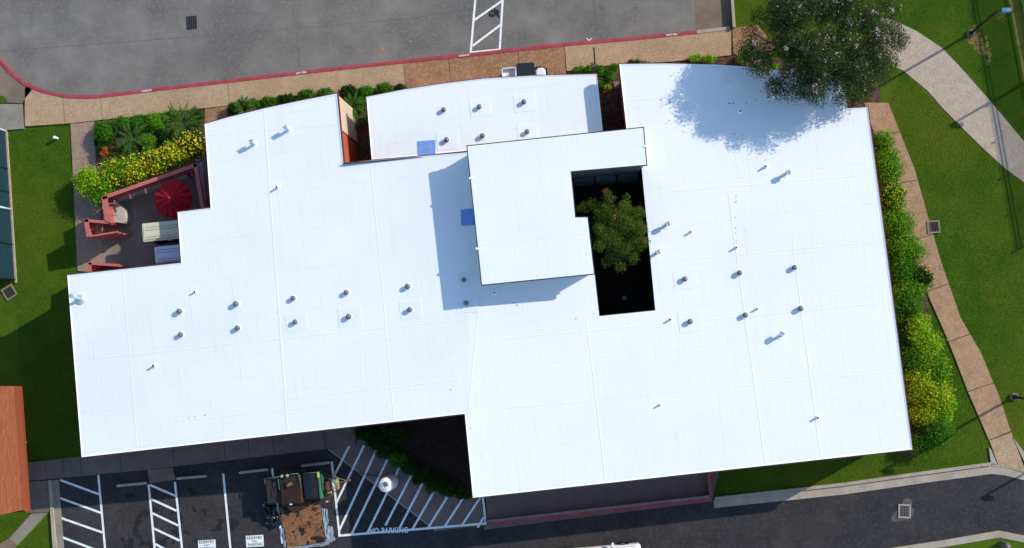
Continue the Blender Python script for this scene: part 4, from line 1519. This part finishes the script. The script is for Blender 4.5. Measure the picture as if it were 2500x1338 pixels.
lamp(2370, 82, 'dark lamp post on a round footing right of the gravel path at the top')
lamp(2475, 969, 'dark lamp post beside the pinkish path at the right edge')
lamp(2640, 122, 'lamp post outside the right edge whose shadow crosses the gravel path')
lamp(2722, 1033, 'lamp post outside the lower right whose shadow falls on the road')
# post at the north walk
c_ = P(1452, 157, .1)
t = thing('sign_post', c_, 'thin dark post on a pale square base behind the red kerb', 'post')
part('base_plate', MB().box((0, 0, .03), (.26, .26, .06), .1, 0, bev=.02), M_greywalk, t)
part('pole', MB().tube((0, 0, .06), (0, 0, 3.6), .035, 8).tube((0, 0, 3.5), (0, 0, 3.66), .05, 8), M_post, t)
# bollard at bottom right, marker on west lawn
c_ = P(2446, 1328, .1)
t = thing('bollard', c_, 'short round topped dark bollard on the bottom right verge', 'bollard')
part('body', MB().lathe([(.17, 0), (.17, .7), (.2, .74), (.2, .8), (.16, .9), (.07, .96)], n=20), mat('bollard_brown', (.10, .08, .065), (.16, .13, .11), 6), t)
part('cap', MB().lathe([(.06, .955), (.05, .99)], n=12), M_vent, t)
c_ = P(140, 338, 0)
t = thing('lawn_marker', c_, 'small white pipe stub standing in the north west lawn', 'pipe')
part('pipe', MB().tube((0, 0, 0), (0, 0, .35), .075, 12, 0, .075, cap=False), M_white, t)
part('cap', MB().lathe([(.085, .34), (.085, .39), (.07, .4)], n=14), M_white, t)

# ------------------------------------------------------------ drains
def drain(px, py, w_, h_, rot, label, framem, fw, z=.012):
    c_ = P(px, py, z)
    t_ = thing('drain_grate', (c_.x, c_.y, 0), label, 'drain', 'storm drain grates', math.radians(rot))
    q = MB()
    if fw:
        for sx in (-1, 1):
            q.box((sx * (w_ / 2 + fw / 2), 0, z + .02), (fw, h_ + 2 * fw, .05))
            q.box((0, sx * (h_ / 2 + fw / 2), z + .018), (w_, fw, .046))
        part('frame', q, framem, t_)
    part('pit', MB().box((0, 0, z), (w_, h_, .012)), M_pit, t_)
    q = MB()
    n = 6
    for half in (-1, 1):
        for k in range(n):
            q.box((-w_ / 2 + w_ * (k + .5) / n, half * h_ * .245, z + .02), (w_ / n * .4, h_ * .40, .02))
    for y in (-.485, 0, .485):
        q.box((0, h_ * y, z + .021), (w_, h_ * .04, .022))
    part('grate', q, mat('iron_bar', (.06, .065, .065), rough=.5) if not framem is M_kerb else mat('grate_grey', (.17, .17, .16)), t_)


drain(468, 55, .60, .74, 4, 'black iron drain grate in the concrete yard', M_iron, 0)
drain(2279, 554, .50, .52, -4 + 8, 'drain grate in a concrete frame beside the pinkish path', mat('drain_frame', (.3, .22, .16), (.2, .15, .11), 5), .08, .05)
drain(2208, 1248, .50, .58, -2, 'pale framed drain grate in the road', M_kerb, .07)
drain(23, 714, .56, .56, 33, 'square drain in the lawn below the teal mesh fence', MATS['drain_frame'], .07, .02)
b_ = MB()
blot(2208, 1249, 24, .0095, b_, 14)
struct('drain_apron', b_, mat('worn_concrete', (.10, .10, .095), (.07, .07, .07), 4, bump=.5), 'worn concrete patch around the road drain', 'paving')
# wheel stops
for k, (x0, y0, x1, y1, lab) in enumerate([(284, 1186, 358, 1179, 'concrete wheel stop left of the brown ramp'), (430, 1168, 504, 1162, 'concrete wheel stop right of the brown ramp'),
                                           (583, 1154, 655, 1146, 'concrete wheel stop left of the kettle trailer'), (734, 1138, 806, 1129, 'concrete wheel stop behind the kettle trailer')]):
    a_, c_ = P(x0, y0, .1), P(x1, y1, .1)
    mid_ = (a_ + c_) / 2
    yaw = math.atan2(c_.y - a_.y, c_.x - a_.x)
    ln = (c_ - a_).length
    q = MB().box((0, 0, .075), (ln, .15, .15), 0, 0, bev=.05)
    o = q.build('wheel_stop', mat('stop_concrete', (.30, .26, .23), (.4, .36, .32), 4), loc=(mid_.x, mid_.y, .01))
    o.rotation_euler.z = yaw
    tag(o, lab, 'wheel stop', 'concrete wheel stops in the car park')

# ------------------------------------------------------------ east fence
f0, f1 = P(2458, -60, 0), P(2573, 560, 0)
fd = Vector((f1.x - f0.x, f1.y - f0.y, 0))
FL = fd.length
fd.normalize()
yaw = math.atan2(fd.y, fd.x)
t = thing('picket_fence', f0, 'black metal picket fence along the right edge casting striped shadows', 'fence', rz=yaw)
npan = 7
pw = FL / npan
for k in range(npan + 1):
    part('post', MB().box((k * pw, 0, .7), (.06, .06, 1.4)).box((k * pw, 0, 1.42), (.08, .08, .04)), M_post, t)
for k in range(npan):
    q = MB()
    for zz in (.2, 1.1, 1.22):
        q.box((k * pw + pw / 2, 0, zz), (pw - .06, .035, .04))
    n = int(pw / .11)
    for i in range(1, n):
        q.box((k * pw + pw * i / n, 0, .72), (.04, .03, 1.24))
    part('fence_panel', q, M_post, t)
struct('mow_strip', MB().strip(P(2459, -60, .01), P(2574, 560, .01), .28, .01), mat('dry_strip', (.17, .13, .03), (.08, .1, .012), 3, bump=.5), 'dry yellowish strip below the fence', 'mow strip')

# ------------------------------------------------------------ patio: fence, umbrella, carts
M_pink = mat('faded_red_wood', (.48, .14, .12), (.40, .11, .095), 3, rough=.75, stretch=((1, 1, 1), 20))
M_block = mat('pale_block', (.46, .44, .38), (.38, .36, .31), 3, bump=.3, bscale=20)
fz = 2.0
t = thing('patio_fence', P(330, 450, 0), 'faded red wooden privacy fence with wide coping around the patio', 'fence')
FP = [(498, 516), (478, 400), (250, 481), (258, 541), (207, 537), (213, 577)]


def fence_run(px0, px1, root, zt=fz, w_=.2, inner=1, boards=True, braces=0, cop=True, tm=M_pink):
    a_, c_ = P(*px0, zt), P(*px1, zt)
    a2, c2 = Vector(a_[:2]), Vector(c_[:2])
    dd = (c2 - a2)
    L_ = dd.length
    dd.normalize()
    nn = Vector((dd.y, -dd.x)) * inner
    q = MB()
    n = max(2, int(L_ / .14))
    for i in range(n):
        s0, s1 = L_ * i / n + .006, L_ * (i + 1) / n - .006
        q.prism([a2 + dd * s0, a2 + dd * s1, a2 + dd * s1 + nn * .03, a2 + dd * s0 + nn * .03] if inner < 0 else
                [a2 + dd * s0 + nn * .03, a2 + dd * s1 + nn * .03, a2 + dd * s1, a2 + dd * s0], .08, zt - .04 - (.015 if i % 2 else 0))
    for zz in (.3, 1.0, zt - .35):
        q.prism([a2 + nn * .031, c2 + nn * .031, c2 + nn * .09, a2 + nn * .09], zz, zz + .1, bottom=True)
    q.build('boards', tm, root)
    if cop:
        MB().prism([a2 - nn * .05 - dd * .02, c2 - nn * .05 + dd * .02, c2 + nn * (w_ - .05) + dd * .02, a2 + nn * (w_ - .05) - dd * .02], zt - .035, zt, bottom=True).build('coping', tm, root)
    for k in range(braces):
        s_ = L_ * (k + .5) / braces
        p0 = a2 + dd * s_ + nn * .1
        MB().prism([p0, p0 + dd * .05, p0 + dd * .05 + nn * .42, p0 + nn * .42], zt - .42, zt - .36, bottom=True).build('brace', tm, root)


fence_run(FP[0], FP[1], t, inner=-1)
fence_run(FP[1], FP[2], t, inner=-1, braces=6)
fence_run(FP[2], FP[3], t, inner=-1, w_=.32, braces=2)
fence_run(FP[3], FP[4], t, inner=-1, w_=.16, braces=2)
fence_run(FP[4], FP[5], t, inner=-1, w_=.24, braces=1)
# open gate leaves
t = thing('gate', P(245, 575, 0), 'faded red board gate swung open at the patio entrance', 'gate', 'red gates of the patio')
fence_run((213, 578), (288, 566), t, zt=1.95, inner=1, w_=.09)
t = thing('gate', P(255, 655, 0), 'second red board gate half hidden beneath the white roof edge', 'gate', 'red gates of the patio')
fence_run((217, 642), (292, 647), t, zt=1.95, inner=1, w_=.14)
fence_run((217, 642), (214, 690), t, zt=1.95, inner=-1, w_=.2)


def block_bench(px, zt, label):
    t_ = MB().prism(PL(px, zt), 0, zt)
    o = t_.build('block_bench', M_block)
    tag(o, label, 'bench', 'pale block benches inside the patio fence')


block_bench([(269, 492), (283, 489), (304, 515), (307, 540), (303, 545), (272, 541)], .85, 'broad pale block bench in the west corner of the patio')
block_bench([(282, 482), (455, 425), (458, 434), (285, 491)], .7, 'long shaded block bench under the north fence of the patio')
block_bench([(226, 548), (238, 546), (243, 566), (230, 569)], .9, 'short pale block bench in the little entrance niche')
t = thing('block_wall', P(490, 450, 0), 'grey blue plastered block wall between the patio fence and the building', 'wall')
MB().prism(PL([(484, 398), (493, 396), (505, 515), (498, 517)], 1.6), 0, 1.6).build('wall', mat('blue_plaster', (.25, .28, .32), (.2, .23, .27), 3), t)
MB().prism(PL([(491, 396), (494, 396), (506, 515), (503, 515)], 1.64), 1.6, 1.64, bottom=True).build('coping', M_greywalk, t)

# red umbrella
uc = P(419, 485, 2.2)
t = thing('patio_umbrella', (uc.x, uc.y, 0), 'red pleated parasol open over the patio', 'umbrella')
NP_ = 14
q = MB()
R_ = 1.08
cols = 6
rings = []
for j, fr_ in enumerate((.04, .3, .55, .8, 1.0)):
    ring = []
    for i in range(NP_ * cols):
        th = 2 * math.pi * i / (NP_ * cols)
        ph = (i % cols) / cols
        sag = math.sin(math.pi * ph)
        rr = R_ * fr_ * (1 + (.05 * sag if fr_ == 1 else 0) - .05 * (fr_ == 1))
        z_ = 2.55 - .62 * fr_ ** 1.1 + .09 * fr_ * (sag - .5) * (1 if fr_ > .1 else 0)
        ring.append((rr * math.cos(th), rr * math.sin(th), z_))
    rings += ring
NN = NP_ * cols
q.add(rings, [[j * NN + i, j * NN + (i + 1) % NN, (j + 1) * NN + (i + 1) % NN, (j + 1) * NN + i] for j in range(4) for i in range(NN)], 0, False)
M_redcloth = mat('red_cloth', (.42, .006, .018), (.34, .004, .014), 3, rough=.9, trans=.25)
part('canopy', q, M_redcloth, t)
part('pole', MB().tube((0, 0, 0), (0, 0, 2.5), .022, 8), M_white, t)
part('finial', MB().lathe([(.03, 2.52), (.035, 2.58), (.015, 2.66)], n=8), mat('finial', (.5, .1, .09)), t)
for k in range(NP_):
    th = 2 * math.pi * k / NP_
    part('rib', MB().tube((0, 0, 2.5), (R_ * .93 * math.cos(th), R_ * .93 * math.sin(th), 1.86), .008, 4), M_post, t)
part('foot', MB().lathe([(.26, 0), (.26, .06), (.05, .1)], n=16), M_black, t)


def wheel(root, x, y, r=.23, w_=.16):
    q_ = MB()
    prof = [(r * .55, -w_ / 2), (r * .92, -w_ / 2), (r, -w_ * .3), (r, w_ * .3), (r * .92, w_ / 2), (r * .55, w_ / 2)]
    n = 16
    vs, fs = [], []
    for rr, yy in prof:
        for i in range(n):
            th = 2 * math.pi * i / n
            vs.append((x + rr * math.cos(th), y + yy, r + rr * math.sin(th)))
    for k in range(len(prof) - 1):
        for i in range(n):
            j = (i + 1) % n
            fs.append([k * n + i, k * n + j, (k + 1) * n + j, (k + 1) * n + i])
    q_.add(vs, fs, 0, True)
    q_.tube((x, y - w_ * .35, r), (x, y + w_ * .35, r), r * .56, 12, 1)
    return part('wheel', q_, [M_black, M_galv], root)


def golf_cart(px, py, yaw, roofm, bodym, label, L_=2.25, Wd=1.02, ht=1.88):
    c_ = P(px, py, ht)
    t_ = thing('golf_cart', (c_.x, c_.y, .05), label, 'golf cart', 'golf carts parked on the patio', yaw)
    q_ = MB().box((0, 0, ht - .05), (L_, Wd, .07), 0, 0, bev=.06)
    q_.box((0, 0, ht - .005), (L_ - .16, Wd - .16, .03), 0, 0, bev=.03)
    rf = part('roof', q_, roofm, t_)
    q_ = MB()
    for y in (-.26, 0.12, .26, -.38):
        q_.box((0.02, y, ht + .012), (L_ - .3, .022, .012))
    q_.build('roof_groove', mat('groove', (.16, .15, .11)), rf, shift=False)
    for sx in (-1, 1):
        for sy in (-1, 1):
            part('roof_strut', MB().tube((sx * L_ * .36 + .03 * sx, sy * Wd * .42, .6), (sx * L_ * .40, sy * Wd * .43, ht - .08), .016, 6), M_black, t_)
    part('body', MB().box((0, 0, .38), (L_ * .92, Wd * .95, .26), 0, 0, bev=.08).box((-L_ * .36, 0, .58), (.5, Wd * .8, .24), 0, 0, bev=.1).box((L_ * .3, 0, .6), (.5, Wd * .85, .2), 0, 0, bev=.06), bodym, t_)
    part('seat', MB().box((.05, 0, .68), (.5, Wd * .85, .14), 0, 0, bev=.05).box((.32, 0, .95), (.12, Wd * .85, .42), 0, 0, bev=.04), mat('cart_seat', (.55, .5, .4)), t_)
    part('windscreen', MB().box((-.72, 0, 1.2), (.02, Wd * .8, .75), tilt=(math.radians(-12), 'Y')), M_glass, t_)
    q_ = MB()
    q_.tube((-.45, .2, .7), (-.3, .2, 1.0), .02, 6)
    q_.lathe([(.17, 0), (.18, .02), (.16, .03)], (-.28, .2, 1.0), 14)
    part('steering_wheel', q_, M_black, t_)
    for sx in (-1, 1):
        for sy in (-1, 1):
            wheel(t_, sx * L_ * .32, sy * Wd * .42)


M_cream = mat('cream_plastic', (.62, .6, .42), (.56, .54, .38), 3, rough=.5)
M_blueplastic = mat('pale_blue_plastic', (.62, .68, .8), (.55, .62, .76), 3, rough=.4)
golf_cart(396, 564, math.radians(5.5), M_cream, M_black, 'golf cart with cream roof below the red parasol', L_=2.2)
golf_cart(424, 619, math.radians(5.5), M_blueplastic, mat('navy', (.03, .04, .09)), 'golf cart with pale blue roof tucked under the white roof edge', L_=2.1, Wd=.92, ht=1.75)

# utility cart north of the middle wing
c_ = P(1283, 186, 1.2)
t = thing('utility_cart', (c_.x, c_.y, .1), 'white utility cart with black cab roof parked tight against the north wall', 'utility cart', rz=math.radians(4))
q = MB().box((-.88, 0, .75), (.72, 1.1, .05), 0, 0)
for (x, y, sx, sy) in ((-.88, .55, .76, .05), (-.88, -.55, .76, .05), (-1.24, 0, .05, 1.15), (-.52, 0, .05, 1.15)):
    q.box((x, y, .88), (sx, sy, .26))
part('cargo_bed', q, M_white, t)
part('cab_roof', MB().box((.06, 0, 1.72), (.98, 1.16, .08), 0, 0, bev=.07), mat('cab_black', (.02, .021, .026), rough=.45), t)
q = MB()
for sx in (-.38, .5):
    for sy in (-1, 1):
        q.tube((sx, sy * .5, .5), (sx * .92, sy * .5, 1.7), .025, 6)
part('cab_frame', q, M_black, t)
part('hood', MB().box((.8, 0, .62), (.55, .95, .36), 0, 0, bev=.14), M_white, t)
part('bumper', MB().box((1.12, 0, .45), (.1, 1.0, .2), 0, 0, bev=.04), M_black, t)
part('body', MB().box((-.1, 0, .42), (2.2, .95, .2), 0, 0, bev=.04), M_black, t)
part('seat', MB().box((.05, 0, .72), (.45, .95, .14), 0, 0, bev=.04), M_black, t)
for sx in (-.8, .75):
    for sy in (-1, 1):
        wheel(t, sx, sy * .5, .28, .2)

# ------------------------------------------------------------ roofing kettle trailer and its clutter
M_mint = mat('mint_green_paint', (.05, .20, .12), (.035, .13, .08), 4, rough=.5, spots=(8, (.03, .03, .02), .6))
M_grime = mat('tarry_steel', (.020, .013, .010), (.045, .026, .018), 3, rough=.45, bump=.5, bscale=9, fine=(4, (.07, .028, .018)))
M_grime2 = mat('dark_blue_steel', (.010, .014, .022), (.03, .022, .022), 3, rough=.35)
yaw = math.radians(6.3)
c_ = P(714, 1193, 1.1)
t = thing('kettle_trailer', (c_.x, c_.y, .01), 'tar stained mint green roofing kettle trailer with three dark lids', 'trailer', rz=yaw)
part('chassis', MB().box((0, 0, .42), (2.9, 1.35, .16)).box((1.75, .35, .45), (.9, .08, .1), math.radians(-22)).box((1.75, -.35, .45), (.9, .08, .1), math.radians(22)), M_mint, t)
part('tank', MB().box((-1.05, -.02, .78), (.82, 1.4, .56), 0, 0, bev=.06), M_grime, t)
part('tank', MB().box((-.05, -.05, .90), (1.18, 1.55, .80), 0, 0, bev=.08), M_grime, t)
part('tank', MB().box((1.02, .05, .80), (.86, 1.42, .60), 0, 0, bev=.05), M_grime2, t)
part('lid', MB().box((-1.05, -.05, 1.09), (.72, 1.2, .05), 0, 0, bev=.02).box((-1.0, -.1, 1.14), (.3, .5, .05), 0, 0, bev=.02), mat('dark_green_lid', (.018, .028, .022), (.05, .022, .016), 3, rough=.5), t)
lid = part('lid', MB().box((-.05, -.2, 1.33), (1.05, 1.1, .05), 0, 0, bev=.02), mat('rust_lid', (.022, .012, .010), (.045, .016, .011), 3, rough=.5, bump=.4), t)
q = MB().box((-.05, .28, 1.42), (.42, .3, .1), .2, 0, bev=.03).box((-.02, .28, 1.5), (.22, .18, .08), .5, 1, bev=.03).box((-.12, .22, 1.5), (.1, .12, .06), .2, 1)
q.build('hatch', [M_grime, mat('tar_tan', (.2, .15, .09), (.1, .07, .05), 9)], lid, shift=False)
part('lid', MB().box((.85, .05, 1.12), (.42, 1.3, .03), 0, 0, bev=.01), mat('blue_black_lid', (.012, .016, .032), rough=.3), t)
q = MB()
for (a_, e_) in (((-1.48, .68, 1.12), (-.66, .70, 1.12)), ((-1.48, .68, 1.12), (-1.46, .40, 1.12)), ((-.66, .78, 1.38), (.48, .80, 1.38)), ((-.66, .80, 1.38), (-.62, .05, 1.40)), ((.48, .80, 1.38), (.56, .05, 1.40)),
                 ((.56, .76, 1.14), (1.42, .74, 1.14))):
    q.tube(a_, e_, .022, 6)
part('frame_rail', q, M_mint, t)
part('end_plate', MB().box((1.50, .05, .9), (.1, 1.5, .5), 0, 0, bev=.02).box((1.5, .6, 1.17), (.11, .3, .04), 0, 1).box((1.62, .15, .8), (.05, .9, .3)),
     [M_mint, mat('lime_paint', (.4, .55, .1))], t)
for bx_ in (-.42, -.12):
    part('burner', MB().lathe([(.07, 0), (.09, .1), (.06, .16)], (bx_, .75, 1.38), 10), mat('pale_green_cast', (.3, .42, .34), (.2, .28, .22), 9), t)
for sx in (-.45, .35):
    for sy in (-1, 1):
        wheel(t, sx, sy * .82, .3, .18)
for sy in (-1, 1):
    part('fender', MB().box((.0, sy * .86, .64), (1.5, .22, .05), 0, 0, bev=.02), M_grime, t)
q = MB().box((1.98, -.08, .78), (.36, .5, .42), 0, 0, bev=.04)
part('engine_box', q, mat('rust_orange', (.20, .06, .025), (.13, .04, .02), 5, rough=.6), t)
part('engine', MB().box((2.22, -.02, .85), (.16, .52, .42), 0, 0, bev=.03).box((2.24, 0, 1.08), (.06, .22, .06), .2, 1).lathe([(.09, .9), (.09, 1.1), (.05, 1.12)], (2.36, .12, 0), 10, 2),
     [mat('pale_metal', (.28, .34, .3), (.18, .22, .2), 7), M_white, mat('yellow_green', (.32, .38, .12), (.2, .26, .1), 6)], t)
part('guard', MB().box((2.4, 0, .75), (.14, .62, .3), 0, 0, bev=.03).box((1.92, -.42, .72), (.22, .12, .2), 0, 1, bev=.02), [mat('guard_green', (.25, .32, .14), (.3, .12, .05), 6), mat('safety_yellow', (.55, .38, .02))], t)
q = MB()
q.tube((1.5, .65, .6), (2.35, .32, .62), .03, 6)
q.tube((1.6, -.85, .6), (2.45, -.25, .62), .03, 6)
q.tube((2.3, 0, .55), (2.95, .08, .5), .045, 6)
q.tube((2.45, .3, .9), (2.8, .12, .6), .02, 6)
part('tongue', q, mat('tongue_metal', (.12, .2, .15), (.16, .12, .08), 5), t)
part('coupler', MB().box((2.98, .08, .5), (.2, .12, .1), 0, 0, bev=.02).tube((2.8, .08, .1), (2.8, .08, .8), .03, 8), mat('rusty', (.14, .06, .03), (.2, .1, .05), 8), t)
part('tail_light', MB().box((1.72, -.92, .62), (.18, .12, .1), 0, 0, bev=.02).box((1.70, -.92, .68), (.08, .05, .03), 0, 1), [mat('tail_red', (.6, .02, .06), rough=.3), M_white], t)
part('marker', MB().box((-.1, -.80, 1.32), (.11, .07, .05)), M_white, t)
# black rubbish heap behind
bl = [(*P(x, y, zz)[:2], zz, r_, r_, r_ * .8) for x, y, zz, r_ in ((662, 1245, .15, .3), (668, 1262, .15, .28), (655, 1232, .15, .22), (676, 1275, .1, .22), (660, 1270, .1, .2))]
c_ = P(665, 1258, 0)
t = thing('rubbish_heap', c_, 'heap of crumpled black plastic beside the plywood boards', 'rubbish')
leafmesh('plastic', bl, 900, .22, mat('black_plastic', (.006, .008, .014), (.03, .035, .05), island=True, rough=.25, spec=.6), t, 77, elong=1.2)
leafmesh('scrap', bl, 46, .12, mat('tan_scrap', (.2, .14, .07), (.35, .33, .3), island=True, rough=.7), t, 78, up=1.2, elong=1.8, lo=.3)
# plywood boards
M_ply = mat('plywood', (.18, .078, .03), (.25, .115, .046), 1.8, rough=.8, bump=.3, bscale=12, c3=(.11, .048, .022), scale3=1.1, spots=(2.1, (.035, .02, .014), .64), fine=(8, (.36, .18, .075)))
for (px_, lab, zt) in (([(682, 1238), (782, 1232), (788, 1279), (691, 1287)], 'tar spotted plywood board lying next to the kettle trailer', .035), ([(694, 1287.5), (791, 1280), (797, 1322), (701, 1337)], 'plywood board with a black oval stain nearer the camera edge', .03)):
    pts = PL(px_, zt)
    o = MB().prism(pts, .016, zt + .012, bottom=True).build('plywood_board', M_ply)
    tag(o, lab, 'plywood board', 'plywood boards on the asphalt')
b_ = MB()
blot(737, 1296, 9, .0435, b_, 12, .9, .6)
blot(727, 1256, 6, .0490, b_, 12, .8)
blot(700, 1248, 9, .0492, b_, 10, 1.2)
blot(780, 1318, 9, .0437, b_, 12, 2, -.1)
blot(752, 1325, 4, .0439, b_, 8)
blot(755, 1278, 4, .0494, b_, 8)
blot(715, 1278, 3, .0496, b_, 8)
for k in range(40):
    blot(rs.uniform(698, 788), rs.uniform(1240, 1320), rs.uniform(.6, 2.2), .0500 + .00002 * k, b_, 5, rs.uniform(1, 2), rs.uniform(0, 3))
tag(b_.build('tar_stain', M_tar), 'black tar blots on the plywood boards', 'stain', kind='structure')
# plastic sheeting, crumpled
def sheeting(poly, label, seed):
    r = random.Random(seed)
    pts = [Vector(P(x, y, .05)[:2]) for x, y in poly]
    mn = Vector((min(p.x for p in pts), min(p.y for p in pts)))
    mx = Vector((max(p.x for p in pts), max(p.y for p in pts)))
    n = 22
    bm = bmesh.new()
    vs = [bm.verts.new((p.x, p.y, 0)) for p in pts]
    fs = [bm.faces.new([vs[i] for i in tt]) for tt in tessellate_polygon([[Vector((p.x, p.y, 0)) for p in pts]])]
    bmesh.ops.subdivide_edges(bm, edges=bm.edges[:], cuts=5, use_grid_fill=True)
    for v_ in bm.verts:
        v_.co.z = .03 + abs(r.gauss(0, .035))
        v_.co.x += r.gauss(0, .015)
        v_.co.y += r.gauss(0, .015)
    bmesh.ops.recalc_face_normals(bm, faces=bm.faces[:])
    me = bpy.data.meshes.new('plastic_sheet')
    bm.to_mesh(me)
    bm.free()
    me.materials.append(M_film)
    o = bpy.data.objects.new('plastic_sheet', me)
    C.objects.link(o)
    tag(o, label, 'plastic sheet', 'plastic sheets around the plywood')


M_film = mat('clear_film', (.19, .23, .28), (.34, .38, .43), 6, rough=.25, spec=.6)
sheeting([(784, 1240), (800, 1243), (802, 1284), (812, 1286), (818, 1318), (798, 1332), (760, 1336), (702, 1340), (702, 1337.5), (797.5, 1323)], 'crumpled grey plastic sheet along the right and lower side of the boards', 1)
sheeting([(686, 1288), (692, 1289), (699, 1336), (693, 1336)], 'narrow crumpled plastic strip at the left side of the boards', 2)
# propane tank with hose
c_ = P(956, 1175, 0)
t = thing('gas_tank', (c_.x, c_.y, .015), 'white upright gas tank with round collar standing on the hatched zone', 'gas tank')
part('tank', MB().lathe([(.36, .05), (.40, .15), (.40, 1.6), (.385, 1.68), (.33, 1.75), (.2, 1.79), (.05, 1.8)], n=32), M_white, t)
part('foot_ring', MB().lathe([(.33, 0), (.33, .08)], n=24), mat('tank_ring', (.35, .42, .42)), t)
q = MB()
n = 20
for i in range(n - 3):
    a0_, a1_ = 2 * math.pi * i / n, 2 * math.pi * (i + 1) / n
    q.box((.19 * math.cos((a0_ + a1_) / 2), .19 * math.sin((a0_ + a1_) / 2), 1.86), (.015, .065, .18), (a0_ + a1_) / 2)
part('collar', q, mat('collar_grey', (.36, .4, .43), rough=.4), t)
part('valve', MB().tube((0, 0, 1.78), (0, 0, 1.92), .03, 8).box((0, 0, 1.9), (.14, .04, .04), .6).tube((0, 0, 1.86), (-.06, .14, 1.9), .018, 6), M_ventdark, t)
q = MB()
pts = [P(933, 1170, 1.6), P(932, 1165, .8), P(925, 1163, .1), P(890, 1158, .03), P(860, 1150, .03), P(840, 1147, .03), P(818, 1157, .1), P(800, 1160, .5)]
for a_, e_ in zip(pts, pts[1:]):
    q.tube(a_, e_, .013, 5)
tag(q.build('gas_hose', M_black), 'thin black gas hose running from the white tank to the kettle trailer', 'hose')
# courtyard light disc
c_ = P(1525, 728, .05)
o = MB().lathe([(.13, 0), (.13, .25), (.09, .30)], n=16).build('vent_pipe', M_galv, loc=(c_.x, c_.y, .04))
tag(o, 'small pale round pipe cap on the dark courtyard floor', 'pipe')

# ------------------------------------------------------------ white pickup at the bottom edge
c_ = P(1452, 1381, 1.0)
t = thing('pickup_truck', (c_.x, c_.y, .01), 'white pickup truck just entering the bottom edge', 'pickup truck', rz=math.radians(5.8))
part('body', MB().box((0, 0, .62), (5.0, 1.8, .5), 0, 0, bev=.12).box((1.75, 0, .93), (1.3, 1.66, .22), 0, 0, bev=.12), M_white, t)
cab = part('cab', MB().box((.45, 0, 1.22), (1.7, 1.62, .62), 0, 0, bev=.22), M_white, t)
part('window', MB().box((1.22, 0, 1.2), (.1, 1.4, .4), tilt=(math.radians(-35), 'Y')), M_glass, t)
for sy in (-1, 1):
    part('window', MB().box((.45, sy * .80, 1.22), (1.1, .04, .34)), M_glass, t)
q = MB()
for (x, y, sx, sy) in ((-1.45, .86, 2.0, .08), (-1.45, -.86, 2.0, .08), (-2.46, 0, .07, 1.8), (-.46, 0, .07, 1.7)):
    q.box((x, y, .98), (sx, sy, .24), 0, 0)
part('cargo_bed', q, M_white, t)
part('bed_floor', MB().box((-1.45, 0, .88), (1.95, 1.6, .03)), M_ventdark, t)
for sy in (-1, 1):
    part('mirror', MB().box((1.05, sy * 1.0, 1.12), (.12, .26, .16), 0, 0, bev=.03), M_white, t)
for sx in (-1.6, 1.6):
    for sy in (-1, 1):
        wheel(t, sx, sy * .82, .36, .22)
q = MB()
for sy in (-1, 1):
    q.tube((-2.4, sy * .88, 1.75), (2.0, sy * .88, 1.75), .035, 6)
for sx in (-2.2, -.6, 1.1):
    q.tube((sx, -.88, 1.75), (sx, .88, 1.75), .03, 6)
    for sy in (-1, 1):
        q.tube((sx, sy * .88, .9), (sx, sy * .88, 1.75), .03, 6)
part('ladder_rack', q, M_white, t)
